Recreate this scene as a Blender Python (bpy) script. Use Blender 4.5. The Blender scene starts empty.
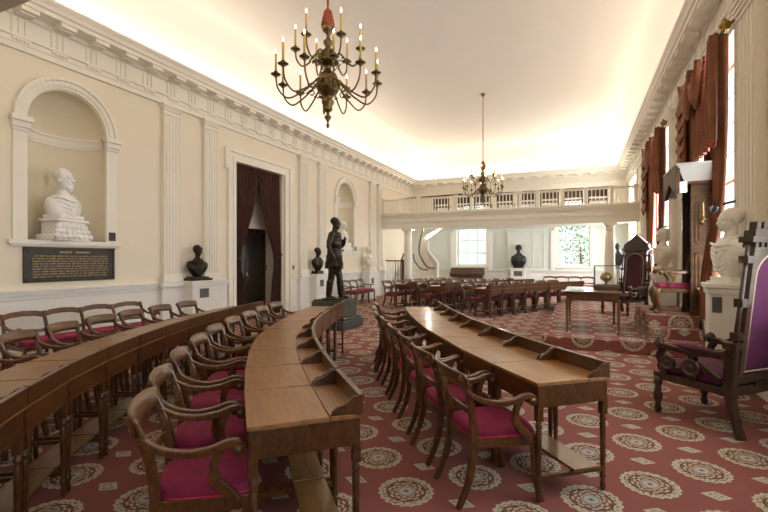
import bpy, bmesh, math, random
from mathutils import Vector, Matrix
R = math.radians
PI = math.pi
random.seed(7)
sc = bpy.context.scene
COL = sc.collection

# ------------------------------------------------------------------ room constants (metres, camera above the origin)
XL, XR, YN, YS = -7.545, 1.88, 20.6, -2.4
GY, GS = 16.8, 1.27          # gallery fronts, north and south
ZC = 5.36

# ------------------------------------------------------------------ materials
MATS = {}
def nodes(name):
    m = bpy.data.materials.new(name); m.use_nodes = True
    nt = m.node_tree; b = nt.nodes['Principled BSDF']
    MATS[name] = m
    return m, nt, b
def N(nt, t, **k):
    n = nt.nodes.new(t)
    for a, v in k.items(): setattr(n, a, v)
    return n
def plain(name, col, rough=.5, metal=0, spec=.5, vary=.12, scale=6, bump=0.0, sheen=0):
    m, nt, b = nodes(name)
    tc = N(nt, 'ShaderNodeTexCoord'); no = N(nt, 'ShaderNodeTexNoise')
    no.inputs['Scale'].default_value = scale; no.inputs['Detail'].default_value = 4
    nt.links.new(tc.outputs['Object'], no.inputs['Vector'])
    r = N(nt, 'ShaderNodeValToRGB')
    c0 = [max(0, c*(1-vary)) for c in col]; c1 = [min(1, c*(1+vary)) for c in col]
    r.color_ramp.elements[0].position = .3; r.color_ramp.elements[1].position = .7
    r.color_ramp.elements[0].color = (*c0, 1); r.color_ramp.elements[1].color = (*c1, 1)
    nt.links.new(no.outputs['Fac'], r.inputs['Fac']); nt.links.new(r.outputs['Color'], b.inputs['Base Color'])
    b.inputs['Roughness'].default_value = rough; b.inputs['Metallic'].default_value = metal
    b.inputs['Specular IOR Level'].default_value = spec
    if sheen:
        b.inputs['Sheen Weight'].default_value = sheen; b.inputs['Sheen Roughness'].default_value = .35
        b.inputs['Sheen Tint'].default_value = (min(1, col[0]*3+.1), min(1, col[1]*3+.05), min(1, col[2]*3+.1), 1)
    if bump:
        bp = N(nt, 'ShaderNodeBump'); bp.inputs['Strength'].default_value = bump; bp.inputs['Distance'].default_value = .01
        nt.links.new(no.outputs['Fac'], bp.inputs['Height']); nt.links.new(bp.outputs['Normal'], b.inputs['Normal'])
    return m
def wood(name, c0, c1, rough=.3, scale=1.0, coat=.25):
    m, nt, b = nodes(name)
    tc = N(nt, 'ShaderNodeTexCoord'); mp = N(nt, 'ShaderNodeMapping')
    mp.inputs['Scale'].default_value = (3*scale, 22*scale, 14*scale)
    no = N(nt, 'ShaderNodeTexNoise'); no.inputs['Scale'].default_value = 1.6; no.inputs['Detail'].default_value = 6; no.inputs['Distortion'].default_value = .8
    nt.links.new(tc.outputs['Object'], mp.inputs['Vector']); nt.links.new(mp.outputs['Vector'], no.inputs['Vector'])
    oi = N(nt, 'ShaderNodeObjectInfo'); r = N(nt, 'ShaderNodeValToRGB')
    r.color_ramp.elements[0].position = .32; r.color_ramp.elements[1].position = .7
    r.color_ramp.elements[0].color = (*c0, 1); r.color_ramp.elements[1].color = (*c1, 1)
    nt.links.new(no.outputs['Fac'], r.inputs['Fac'])
    hs = N(nt, 'ShaderNodeHueSaturation'); mr = N(nt, 'ShaderNodeMapRange')
    mr.inputs['To Min'].default_value = .88; mr.inputs['To Max'].default_value = 1.12
    nt.links.new(oi.outputs['Random'], mr.inputs['Value']); nt.links.new(mr.outputs['Result'], hs.inputs['Value'])
    nt.links.new(r.outputs['Color'], hs.inputs['Color']); nt.links.new(hs.outputs['Color'], b.inputs['Base Color'])
    b.inputs['Roughness'].default_value = rough
    b.inputs['Coat Weight'].default_value = coat; b.inputs['Coat Roughness'].default_value = .16
    return m
def emis(name, col, s):
    m, nt, b = nodes(name)
    b.inputs['Base Color'].default_value = (*col, 1)
    b.inputs['Emission Color'].default_value = (*col, 1); b.inputs['Emission Strength'].default_value = s
    return m
plain('cream_wall', (.83, .75, .61), .75, vary=.015, scale=2)
plain('canopy_pale_sheen', (.34, .31, .29), .5, vary=.03)  # canopy cornice: its pale reflection is put into the base colour
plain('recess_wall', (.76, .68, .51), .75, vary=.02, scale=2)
plain('white_trim', (.85, .80, .70), .5, vary=.012, scale=2)
plain('dado_paint', (.82, .80, .745), .55, vary=.012, scale=2)
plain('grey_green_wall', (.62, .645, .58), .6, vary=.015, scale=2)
plain('ceiling_plaster', (.82, .775, .72), .85, vary=.01, scale=1)
wood('mahogany', (.048, .016, .0045), (.145, .054, .013), .28, 1.0, .22)
wood('desk_wood', (.045, .015, .004), (.115, .042, .010), .30, 1.0, .2)
wood('lid_wood', (.19, .078, .018), (.30, .135, .036), .36, .7, .2)
wood('foot_wood', (.12, .058, .016), (.20, .10, .03), .32, .7, .3)
wood('dark_oak', (.022, .011, .007), (.062, .028, .015), .3)
wood('polished_dark_oak', (.03, .015, .01), (.07, .034, .02), .28, 1, 1.0)
wood('brown_oak', (.05, .023, .010), (.105, .050, .021), .5, .5, 0)
MATS['brown_oak'].node_tree.nodes['Principled BSDF'].inputs['Specular IOR Level'].default_value = .2
wood('honey_wood', (.095, .038, .011), (.18, .08, .024), .35)
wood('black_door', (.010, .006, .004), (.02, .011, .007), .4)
plain('magenta_velvet', (.215, .005, .048), .8, vary=.25, scale=9, sheen=.08)
plain('crimson_piping', (.48, .02, .06), .6, vary=.05)
plain('purple_velvet', (.085, .007, .050), .8, vary=.25, scale=6, sheen=.15)
plain('wine_velvet', (.05, .006, .01), .8, vary=.2, scale=6, sheen=.15)
plain('gimp_braid', (.55, .42, .33), .7, vary=.05)
plain('brown_drape', (.055, .017, .009), .85, vary=.25, scale=5, sheen=.12)
plain('rust_drape', (.19, .060, .020), .7, vary=.22, scale=5, sheen=.2)
plain('rust_fringe', (.27, .05, .03), .8, vary=.5, scale=60)
plain('red_sheer', (.5, .08, .06), .7, vary=.5, scale=40)
plain('white_marble', (.86, .84, .80), .45, vary=.03, scale=8)
plain('cream_marble', (.80, .74, .64), .45, vary=.04, scale=8)
plain('dark_bronze', (.040, .031, .021), .34, .75, vary=.3, scale=7)
plain('black_bronze', (.022, .021, .019), .4, .5, vary=.3, scale=7)
plain('green_stone', (.052, .058, .046), .5, vary=.2, scale=9)
plain('plaque_bronze', (.05, .042, .033), .45, .5, vary=.2, scale=9)
plain('plaque_letters', (.33, .25, .12), .4, .6, vary=.25, scale=50)
plain('grey_label', (.11, .11, .10), .5, .3, vary=.1)
plain('antique_brass', (.15, .105, .045), .30, .9, vary=.45, scale=30)
plain('gilt', (.34, .21, .05), .3, .9, vary=.25, scale=30)
plain('candle_wax', (.60, .41, .13), .5, vary=.08)
plain('tassel_red', (.36, .085, .045), .8, vary=.3, scale=40)
plain('rod_iron', (.06, .08, .10), .3, .6, vary=.1)
plain('paper', (.86, .86, .84), .6, vary=.02)
plain('leaf_green', (.34, .48, .24), .7, vary=.5, scale=2)
plain('bark', (.16, .12, .08), .9, vary=.3)
plain('grass_green', (.20, .30, .10), .9, vary=.3, scale=1)
plain('facade_white', (.85, .84, .80), .8, vary=.03)
emis('flame_glow', (1.0, .80, .45), 22)
emis('downlight_glow', (1, .97, .9), 14)
def glass():
    m, nt, b = nodes('clear_glass')
    out = nt.nodes['Material Output']; tr = N(nt, 'ShaderNodeBsdfTransparent'); gl = N(nt, 'ShaderNodeBsdfGlossy')
    gl.inputs['Roughness'].default_value = .03; mx = N(nt, 'ShaderNodeMixShader'); fr = N(nt, 'ShaderNodeFresnel'); fr.inputs['IOR'].default_value = 1.12
    mx.inputs[0].default_value = .06; nt.links.new(tr.outputs[0], mx.inputs[1]); nt.links.new(gl.outputs[0], mx.inputs[2])
    nt.links.new(mx.outputs[0], out.inputs['Surface'])
glass()
def carpet():
    m, nt, b = nodes('medallion_carpet')
    L = nt.links.new
    def M(op, a, b_=None, c=None, clamp=False):
        n = N(nt, 'ShaderNodeMath', operation=op); n.use_clamp = clamp
        for i, v in enumerate((a, b_, c)):
            if v is None: continue
            if isinstance(v, (int, float)): n.inputs[i].default_value = v
            else: L(v, n.inputs[i])
        return n.outputs[0]
    ge = N(nt, 'ShaderNodeNewGeometry'); sp = N(nt, 'ShaderNodeSeparateXYZ'); sn = N(nt, 'ShaderNodeSeparateXYZ')
    L(ge.outputs['Position'], sp.inputs[0]); L(ge.outputs['True Normal'], sn.inputs[0])
    X, Y, Z = sp.outputs; ax = M('ABSOLUTE', sn.outputs[0]); ay = M('ABSOLUTE', sn.outputs[1])
    fx = M('GREATER_THAN', ax, .7); fy = M('GREATER_THAN', ay, .7)
    Xs = M('SUBTRACT', X, M('MULTIPLY', Z, fx)); Ys = M('ADD', Y, M('MULTIPLY', Z, fy))
    u = M('DIVIDE', M('SUBTRACT', Xs, .078), .73); v = M('DIVIDE', M('SUBTRACT', Ys, 3.037), .738)
    def frac(a, off):                              # signed distance to nearest (integer + off), metres
        s = M('SUBTRACT', a, off); return M('MULTIPLY', M('SUBTRACT', s, M('ROUND', s)), .734)
    u0, v0, u5, v5 = frac(u, 0), frac(v, 0), frac(u, .5), frac(v, .5)
    def ln(a, b2): return M('SQRT', M('ADD', M('MULTIPLY', a, a), M('MULTIPLY', b2, b2)))
    dA, dB = ln(u0, v0), ln(u5, v5)
    useA = M('LESS_THAN', dA, dB)
    def sel(a, b2): return M('ADD', M('MULTIPLY', a, useA), M('MULTIPLY', b2, M('SUBTRACT', 1, useA)))
    mu, mv = sel(u0, u5), sel(v0, v5); r = ln(mu, mv); th = M('ARCTAN2', mv, mu)
    # lozenges at (i+.5, j) and (i, j+.5)
    lA = M('ADD', M('DIVIDE', M('ABSOLUTE', u5), .088), M('DIVIDE', M('ABSOLUTE', v0), .062))
    lB = M('ADD', M('DIVIDE', M('ABSOLUTE', u0), .088), M('DIVIDE', M('ABSOLUTE', v5), .062))
    loz = M('MINIMUM', lA, lB)
    sc_ = M('MULTIPLY', M('SINE', M('MULTIPLY', th, 20)), .006)
    ro = M('ADD', r, sc_)
    no = N(nt, 'ShaderNodeTexNoise'); no.inputs['Scale'].default_value = 55; no.inputs['Detail'].default_value = 1
    L(ge.outputs['Position'], no.inputs['Vector'])
    vo = N(nt, 'ShaderNodeTexVoronoi'); vo.feature = 'DISTANCE_TO_EDGE'; vo.inputs['Scale'].default_value = 42
    L(ge.outputs['Position'], vo.inputs['Vector'])
    lace = M('GREATER_THAN', no.outputs['Fac'], .46)
    scroll = M('GREATER_THAN', M('ADD', M('MULTIPLY', M('SINE', M('MULTIPLY', th, 8)), M('SINE', M('MULTIPLY', r, 190))), M('MULTIPLY', no.outputs['Fac'], .9)), .55)
    def band(a, lo, hi): return M('MULTIPLY', M('GREATER_THAN', a, lo), M('LESS_THAN', a, hi))
    ground = (.225, .072, .060, 1); cream = (.46, .41, .295, 1); rust = (.185, .065, .042, 1); blue = (.30, .31, .34, 1); dk = (.10, .045, .04, 1)
    cur = None
    def lay(fac, col):
        nonlocal cur
        mx = N(nt, 'ShaderNodeMix', data_type='RGBA')
        L(fac, mx.inputs['Factor'])
        if cur is None: mx.inputs[6].default_value = ground
        else: L(cur, mx.inputs[6])
        mx.inputs[7].default_value = col
        cur = mx.outputs[2]
    lay(M('LESS_THAN', r, .15), rust)
    lay(M('MULTIPLY', band(ro, .128, .178), lace), cream)
    lay(band(ro, .160, .176), cream)
    lay(band(r, .118, .128), dk)
    lay(M('MULTIPLY', band(r, .062, .116), scroll), cream)
    lay(band(r, .048, .060), blue)
    lay(M('LESS_THAN', r, .044), cream)
    lay(M('LESS_THAN', r, .026), blue)
    lay(M('LESS_THAN', r, .012), dk)
    lay(M('MULTIPLY', M('LESS_THAN', loz, 1), lace), cream)
    lay(band(loz, .72, .98), cream)
    lay(band(loz, .30, .5), blue)
    lay(M('LESS_THAN', loz, .2), cream)
    n2 = N(nt, 'ShaderNodeTexNoise'); n2.inputs['Scale'].default_value = 260; L(ge.outputs['Position'], n2.inputs['Vector'])
    hs = N(nt, 'ShaderNodeHueSaturation'); L(cur, hs.inputs['Color']); L(M('ADD', M('MULTIPLY', n2.outputs['Fac'], .5), .75), hs.inputs['Value'])
    L(hs.outputs[0], b.inputs['Base Color']); b.inputs['Roughness'].default_value = .9
    b.inputs['Sheen Weight'].default_value = .04; b.inputs['Sheen Roughness'].default_value = .5
    b.inputs['Specular IOR Level'].default_value = .2
carpet()

# ------------------------------------------------------------------ mesh builder
class MB:
    def __init__(s): s.v = []; s.f = []; s.sm = []
    def add(s, vs, fs, smooth=False, M=None):
        o = len(s.v)
        for p in vs:
            p = Vector(p); s.v.append(M @ p if M is not None else p)
        for f in fs: s.f.append([i+o for i in f]); s.sm.append(smooth)
        return s
    def box(s, x0, x1, y0, y1, z0, z1, M=None):
        vs = [(x0,y0,z0),(x1,y0,z0),(x1,y1,z0),(x0,y1,z0),(x0,y0,z1),(x1,y0,z1),(x1,y1,z1),(x0,y1,z1)]
        return s.add(vs, [(3,2,1,0),(4,5,6,7),(0,1,5,4),(1,2,6,5),(2,3,7,6),(3,0,4,7)], False, M)
    def lathe(s, prof, c=(0,0,0), n=16, M=None):
        vs = []; fs = []; k = len(prof)
        for i in range(n):
            a = 2*PI*i/n
            for r, z in prof: vs.append((c[0]+r*math.cos(a), c[1]+r*math.sin(a), c[2]+z))
        for i in range(n):
            j = (i+1) % n
            for q in range(k-1): fs.append((i*k+q, j*k+q, j*k+q+1, i*k+q+1))
        if prof[0][0] > 1e-4: fs.append([i*k for i in reversed(range(n))])
        if prof[-1][0] > 1e-4: fs.append([i*k+k-1 for i in range(n)])
        return s.add(vs, fs, True, M)
    def ell(s, c, r, n=12, M=None):
        if isinstance(r, (int, float)): r = (r, r, r)
        m = n//2+1; vs = []; fs = []
        for i in range(m+1):
            t = PI*i/m
            for j in range(n):
                a = 2*PI*j/n
                vs.append((c[0]+r[0]*math.sin(t)*math.cos(a), c[1]+r[1]*math.sin(t)*math.sin(a), c[2]-r[2]*math.cos(t)))
        for i in range(m):
            for j in range(n):
                k = (j+1) % n; fs.append((i*n+j, i*n+k, (i+1)*n+k, (i+1)*n+j))
        return s.add(vs, fs, True, M)
    def tube(s, pts, rad, n=8, M=None, sq=None):
        pts = [Vector(p) for p in pts]; k = len(pts)
        if isinstance(rad, (int, float)): rad = [rad]*k
        vs = []; fs = []; up = None
        for i, p in enumerate(pts):
            t = (pts[min(i+1, k-1)]-pts[max(i-1, 0)]).normalized()
            if up is None:
                up = Vector((0,0,1)) if abs(t.z) < .9 else Vector((1,0,0))
            side = t.cross(up)
            if side.length < 1e-5: side = Vector((1,0,0))
            side.normalize(); up = side.cross(t).normalized()
            for j in range(n):
                a = 2*PI*j/n
                vs.append(p + side*math.cos(a)*rad[i] + up*math.sin(a)*rad[i]*(sq or 1))
        for i in range(k-1):
            for j in range(n):
                q = (j+1) % n; fs.append((i*n+j, i*n+q, (i+1)*n+q, (i+1)*n+j))
        fs.append(list(reversed(range(n)))); fs.append([(k-1)*n+j for j in range(n)])
        return s.add(vs, fs, True, M)
    def bar(s, pts, h, w, side=(1,0,0), M=None, smooth=True):
        """rectangular section swept along pts; w across 'side', h in the curve plane"""
        pts = [Vector(p) for p in pts]; k = len(pts); sd = Vector(side).normalized()
        if isinstance(h, (int, float)): h = [h]*k
        if isinstance(w, (int, float)): w = [w]*k
        vs = []; fs = []
        for i, p in enumerate(pts):
            t = (pts[min(i+1, k-1)]-pts[max(i-1, 0)]).normalized()
            nn = sd.cross(t).normalized(); a, b = sd*w[i]/2, nn*h[i]/2
            c = .28
            for (x, y) in ((-1,-1+c),(-1,1-c),(-1+c,1),(1-c,1),(1,1-c),(1,-1+c),(1-c,-1),(-1+c,-1)):
                vs.append(p+a*x+b*y)
        for i in range(k-1):
            for j in range(8):
                q = (j+1) % 8; fs.append((i*8+j, (i+1)*8+j, (i+1)*8+q, i*8+q))
        fs.append(list(range(8))); fs.append([(k-1)*8+j for j in reversed(range(8))])
        return s.add(vs, fs, False, M)
    def prism(s, poly, d0, d1, axis='x', M=None):
        """poly of 2D points extruded from d0 to d1 along axis; x: (y,z)  y: (x,z)  z: (x,y)"""
        def P(a, b, d): return {'x': (d,a,b), 'y': (a,d,b), 'z': (a,b,d)}[axis]
        n = len(poly); vs = [P(a,b,d0) for a, b in poly]+[P(a,b,d1) for a, b in poly]
        fs = [list(range(n)), list(range(2*n-1, n-1, -1))]
        for i in range(n): fs.append((i, (i+1) % n, n+(i+1) % n, n+i))
        return s.add(vs, fs, False, M)
    def grid(s, rows, smooth=True, M=None):
        k = len(rows[0]); vs = [p for r in rows for p in r]; fs = []
        for i in range(len(rows)-1):
            for j in range(k-1): fs.append((i*k+j, i*k+j+1, (i+1)*k+j+1, (i+1)*k+j))
        return s.add(vs, fs, smooth, M)
    def mesh(s, name):
        me = bpy.data.meshes.new(name); me.from_pydata([tuple(p) for p in s.v], [], s.f)
        me.polygons.foreach_set('use_smooth', s.sm)
        bm = bmesh.new(); bm.from_mesh(me); bmesh.ops.recalc_face_normals(bm, faces=bm.faces); bm.to_mesh(me); bm.free()
        me.update(); return me
    def build(s, name, mat, parent=None, bevel=0, loc=None, rot=None):
        me = s.mesh(name); me.materials.append(MATS[mat])
        o = bpy.data.objects.new(name, me); COL.objects.link(o); o.parent = parent
        if loc: o.location = loc
        if rot: o.rotation_euler = rot
        if bevel:
            b = o.modifiers.new('b', 'BEVEL'); b.width = bevel; b.segments = 2; b.limit_method = 'ANGLE'; b.angle_limit = R(40)
        return o
def RZ(a): return Matrix.Rotation(a, 4, 'Z')
def TR(x, y, z, a=0, s=1): return Matrix.Translation((x,y,z)) @ Matrix.Rotation(a, 4, 'Z') @ Matrix.Scale(s, 4)
def struct(o):
    o['kind'] = 'structure'; return o
def tag(o, label, cat, group=None):
    o['label'] = label; o['category'] = cat
    if group: o['group'] = group
    return o
def thing(name, label, cat, loc=(0,0,0), rz=0, group=None, s=1):
    o = bpy.data.objects.new(name, None); COL.objects.link(o); o.empty_display_size = .1
    o.location = loc; o.rotation_euler = (0,0,rz); o.scale = (s,s,s)
    return tag(o, label, cat, group)
def dup(root, loc, rz, label, group=None):
    def cp(o, par):
        c = o.copy(); COL.objects.link(c); c.parent = par
        for ch in list(kids.get(o.name, [])): cp(ch, c)
        return c
    kids = {}
    def walk(o):
        kids[o.name] = list(o.children)
        for c in o.children: walk(c)
    walk(root)
    r = cp(root, None); r.location = loc; r.rotation_euler = (0,0,rz); r['label'] = label
    if group: r['group'] = group
    return r
def baked(mb, name, mat, parent, voxel=.015, smooth=6, loc=None, rot=None, dec=None):
    """fuse overlapping volumes into one continuous skin"""
    me = mb.mesh('tmp'); t = bpy.data.objects.new('tmp', me); COL.objects.link(t)
    r = t.modifiers.new('r', 'REMESH'); r.mode = 'VOXEL'; r.voxel_size = voxel
    s = t.modifiers.new('s', 'SMOOTH'); s.iterations = smooth; s.factor = .5
    if dec: d = t.modifiers.new('d', 'DECIMATE'); d.ratio = dec
    dg = bpy.context.evaluated_depsgraph_get(); dg.update()
    out = bpy.data.meshes.new_from_object(t.evaluated_get(dg)); out.name = name
    bpy.data.objects.remove(t); out.materials.clear(); out.materials.append(MATS[mat])
    out.polygons.foreach_set('use_smooth', [True]*len(out.polygons))
    o = bpy.data.objects.new(name, out); COL.objects.link(o); o.parent = parent
    if loc: o.location = loc
    if rot: o.rotation_euler = rot
    return o
def curve(pts, n=6):
    """Catmull-Rom through pts"""
    P = [Vector(p) for p in pts]; P = [P[0]*2-P[1]]+P+[P[-1]*2-P[-2]]; out = []
    for i in range(1, len(P)-2):
        for k in range(n):
            t = k/n; a, b, c, d = P[i-1], P[i], P[i+1], P[i+2]
            out.append(.5*((2*b)+(c-a)*t+(2*a-5*b+4*c-d)*t*t+(3*b-3*c+d-a)*t**3))
    out.append(P[-2]); return out

# ================================================================== SETTING
def vquad(mb, x, y0, y1, z0, z1): mb.add([(x,y0,z0),(x,y1,z0),(x,y1,z1),(x,y0,z1)], [(0,1,2,3)])
def wall_run(name, axis, pos, out, a0, a1, zt, openings, mat):
    """slab wall; openings (lo, hi, z0, z1); 'out' signed thickness direction"""
    mb = MB(); cuts = sorted(set([a0, a1]+[o[0] for o in openings]+[o[1] for o in openings]))
    p0, p1 = sorted((pos, pos+out))
    def bx(b0, b1, z0, z1):
        if z1-z0 < 1e-4: return
        if axis == 'x': mb.box(p0, p1, b0, b1, z0, z1)
        else: mb.box(b0, b1, p0, p1, z0, z1)
    for b0, b1 in zip(cuts[:-1], cuts[1:]):
        m = (b0+b1)/2; os_ = sorted([(o[2], o[3]) for o in openings if o[0] < m < o[1]]); z = 0
        for (z0, z1) in os_: bx(b0, b1, z, z0); z = z1
        bx(b0, b1, z, zt)
    return struct(mb.build(name, mat))
# floor
mb = MB(); mb.box(XL-1.5, XR+1, YS-.5, YN+.6, -.12, 0); struct(mb.build('floor', 'medallion_carpet'))
# walls
NICHES = [(4.47, .60), (13.75, .60)]
ZSP, ZSILL = 3.60, 1.80
DOOR = (8.25, 10.18, 0, 3.86)
ops = [DOOR]
for yc, r in NICHES: ops.append((yc-r, yc+r, ZSILL, ZSP+r))
wall_run('wall_left', 'x', XL, -.75, YS-.3, YN+.3, 5.5, ops, 'cream_wall')
# fill the spandrels of the arched niches + niche lining
for i, (yc, r) in enumerate(NICHES):
    mb = MB(); n = 24
    P = [(yc-r*math.cos(PI*k/n), ZSP+r*math.sin(PI*k/n)) for k in range(n+1)]
    for k in range(n):
        (ya, za), (yb, zb) = P[k], P[k+1]
        mb.add([(XL,ya,za),(XL,yb,zb),(XL,yb,ZSP+r+.002),(XL,ya,ZSP+r+.002),
                (XL-.1,ya,za),(XL-.1,yb,zb),(XL-.1,yb,ZSP+r+.002),(XL-.1,ya,ZSP+r+.002)],
               [(0,1,2,3),(4,7,6,5),(0,4,5,1),(2,6,7,3)])
    struct(mb.build('wall_left_spandrel', 'cream_wall'))
    mb = MB(); dep = .50
    rows = []
    for zz in (ZSILL, ZSILL+.01, 2.5, 3.2, ZSP):
        rows.append([(XL-.02-dep*math.sin(PI*k/n), yc-r*math.cos(PI*k/n), zz) for k in range(n+1)])
    for j in range(1, 13):
        e = PI/2*j/12
        rows.append([(XL-.02-dep*math.sin(PI*k/n)*math.cos(e), yc-r*math.cos(PI*k/n)*math.cos(e), ZSP+r*math.sin(e)) for k in range(n+1)])
    mb.grid(rows)
    for k in range(n):   # niche floor
        a, b = rows[0][k], rows[0][k+1]; mb.add([a, b, (XL, yc, ZSILL)], [(0,1,2)])
    struct(mb.build('wall_left_niche', 'recess_wall'))
    # string band inside the niche
    mb = MB()
    for (z0, z1, t) in ((3.40, 3.44, .02), (3.44, 3.54, .035), (3.54, 3.58, .06)):
        for k in range(n):
            a0_, a1_ = PI*k/n, PI*(k+1)/n
            def q(a, tt): return (XL-.02-(dep-tt)*math.sin(a), yc-(r-tt)*math.cos(a))
            A, B, C, D = q(a0_,0), q(a1_,0), q(a1_,t), q(a0_,t)
            mb.add([(*A,z0),(*B,z0),(*C,z0),(*D,z0),(*A,z1),(*B,z1),(*C,z1),(*D,z1)], [(0,1,2,3),(4,5,6,7),(3,2,6,7)])
    struct(mb.build('trim_niche_band', 'white_trim'))
    # archivolt, jambs, imposts and sill
    mb = MB(); ro = .79
    for (ra, rb, t) in ((r, r+.05, .035), (r+.05, r+.13, .05), (r+.13, ro, .075)):
        for k in range(n):
            a0_, a1_ = PI*k/n, PI*(k+1)/n
            def q2(rr, a): return (yc-rr*math.cos(a), ZSP+.02+rr*math.sin(a))
            poly = [q2(ra,a0_), q2(rb,a0_), q2(rb,a1_), q2(ra,a1_)]
            mb.prism(poly, XL, XL+t, 'x')
    for sgn in (-1, 1):
        ya, yb = sorted((yc+sgn*r, yc+sgn*ro)); mb.box(XL, XL+.035, ya, yb, ZSILL, 3.40)
        for (z0, z1, e) in ((3.40, 3.45, .02), (3.45, 3.54, .045), (3.54, 3.62, .075)):
            mb.box(XL, XL+.035+e, ya-e*.6, yb+e*.6, z0, z1)
    struct(mb.build('trim_niche_arch', 'white_trim', bevel=.004))
    mb = MB(); mb.box(XL-.3, XL+.07, yc-ro-.06, yc+ro+.06, ZSILL-.07, ZSILL)
    mb.box(XL, XL+.045, yc-ro-.03, yc+ro+.03, ZSILL-.10, ZSILL-.07)
    struct(mb.build('trim_niche_sill', 'white_trim', bevel=.004))
# right wall with tall windows
RW = [(-2.2, .2), (2.35, 4.75), (6.95, 9.25), (11.4, 13.7), (17.3, 19.4)]
wall_run('wall_right', 'x', XR, .45, YS-.3, YN+.3, 5.5, [(a, b, .95, 4.45) for a, b in RW], 'cream_wall')
# far wall (paler below the gallery)
W1, W2 = (-5.28, -3.88), (-.80, .50)
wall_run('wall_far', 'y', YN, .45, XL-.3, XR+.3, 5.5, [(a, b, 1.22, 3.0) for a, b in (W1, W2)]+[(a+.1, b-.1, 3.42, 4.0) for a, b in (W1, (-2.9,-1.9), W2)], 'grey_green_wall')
mb = MB(); mb.box(XL, XR, YN-.02, YN, 4.02, 4.6)
for a, b in ((XL, W1[0]+.1), (W1[1]-.1, -2.9), (-1.9, W2[0]+.1), (W2[1]-.1, XR)): mb.box(a, b, YN-.02, YN, 3.3, 4.02)
struct(mb.build('wall_far_gallery', 'cream_wall'))
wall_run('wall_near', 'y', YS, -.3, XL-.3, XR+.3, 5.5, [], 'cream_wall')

# ceiling: cove, crease, nearly flat field
mb = MB()
prof = [(-.05,5.28),(0.0,5.42)]+[(.62-.62*math.cos(k*PI/48)+.0, 5.45+1.20*math.sin(k*PI/48)) for k in range(1, 25)]+[(.62,6.65),(1.4,6.76),(2.4,6.83),(4.3,6.86)]
def ring(d, z):
    x0, x1, y0, y1 = XL+d, XR-d, YS+d, YN-d
    return [(x0,y0,z),(x1,y0,z),(x1,y1,z),(x0,y1,z)]
rg = [ring(*p) for p in prof]
for a, b in zip(rg[:-1], rg[1:]):
    for i in range(4):
        j = (i+1) % 4; mb.add([a[i], a[j], b[j], b[i]], [(0,1,2,3)], False)
mb.add(rg[-1], [(0,1,2,3)])
mb.box(XL-.4, XR+.5, YS-.4, YN+.5, 7.0, 7.1)
struct(mb.build('ceiling', 'ceiling_plaster'))

# entablature around the room
EP = [(0,4.58),(.05,4.58),(.05,4.665),(.065,4.665),(.065,4.74),(.095,4.75),(.095,4.79),(.035,4.80),(.035,5.05),(.07,5.07),(.09,5.12),
      (.33,5.14),(.33,5.20),(.36,5.22),(.38,5.27),(.42,5.32),(.42,ZC),(.38,ZC),(.30,5.30),(0,5.30)]
def entab(side):
    mb = MB(); m0, m1, L = None, None, None
    def P(d, t, z):      # d distance from wall, t along
        return {'left': (XL+d, t, z), 'right': (XR-d, t, z), 'far': (t, YN-d, z), 'near': (t, YS+d, z)}[side]
    lo, hi = (YS, YN) if side in ('left', 'right') else (XL, XR)
    A = [P(d, lo+d, z) for d, z in EP]; B = [P(d, hi-d, z) for d, z in EP]; n = len(EP)
    for i in range(n-1): mb.add([A[i], A[i+1], B[i+1], B[i]], [(0,1,2,3)])
    def pb(d0, d1, t0, t1, z0, z1):
        p, q = P(d0, t0, z0), P(d1, t1, z1)
        mb.box(min(p[0],q[0]), max(p[0],q[0]), min(p[1],q[1]), max(p[1],q[1]), z0, z1)
    s = .5285; k = math.ceil((lo+.45-4.3)/s); t = 4.3+k*s
    while t < hi-.4:
        pb(.10, .31, t-.115, t+.115, 5.075, 5.14)                       # modillion
        pb(.10, .24, t-.10, t+.10, 5.055, 5.075)
        for g in (-.085, 0, .085): pb(.035, .055, t+g-.03, t+g+.03, 4.80, 5.05)   # triglyph
        pb(.03, .05, t-.13, t+.13, 5.03, 5.055)
        pb(.065, .09, t-.12, t+.12, 4.715, 4.745)                       # guttae strip
        for g in (-.1, -.05, 0, .05, .1): pb(.065, .085, t+g-.014, t+g+.014, 4.69, 4.715)
        t += s
    return struct(mb.build('trim_'+{'left':'left','right':'right','far':'far','near':'near'}[side], 'white_trim'))
for s_ in ('left', 'right', 'far', 'near'): entab(s_)

# dado, dado cap, baseboard
def dado(side, runs):
    cap = MB(); face = MB(); base = MB()
    def pb(mb, d0, d1, t0, t1, z0, z1):
        if side == 'left': mb.box(XL+d0, XL+d1, t0, t1, z0, z1)
        elif side == 'right': mb.box(XR-d1, XR-d0, t0, t1, z0, z1)
        else: mb.box(t0, t1, YN-d1, YN-d0, z0, z1)
    for t0, t1 in runs:
        pb(face, 0, .03, t0, t1, 0, .96); pb(base, .03, .06, t0, t1, 0, .17); pb(base, .03, .045, t0, t1, .17, .20)
        pb(cap, 0, .05, t0, t1, .90, .96); pb(cap, 0, .085, t0, t1, .96, 1.01); pb(cap, 0, .11, t0, t1, 1.01, 1.045)
    struct(face.build('trim_dado_'+side, 'dado_paint')); struct(cap.build('trim_dado_cap_'+side, 'dado_paint', bevel=.006))
    struct(base.build('baseboard_'+side, 'dado_paint', bevel=.004))
dado('left', [(YS, 7.96), (10.44, YN)])
dado('right', [(YS, YN)])
dado('far', [(XL, XR)])

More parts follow.
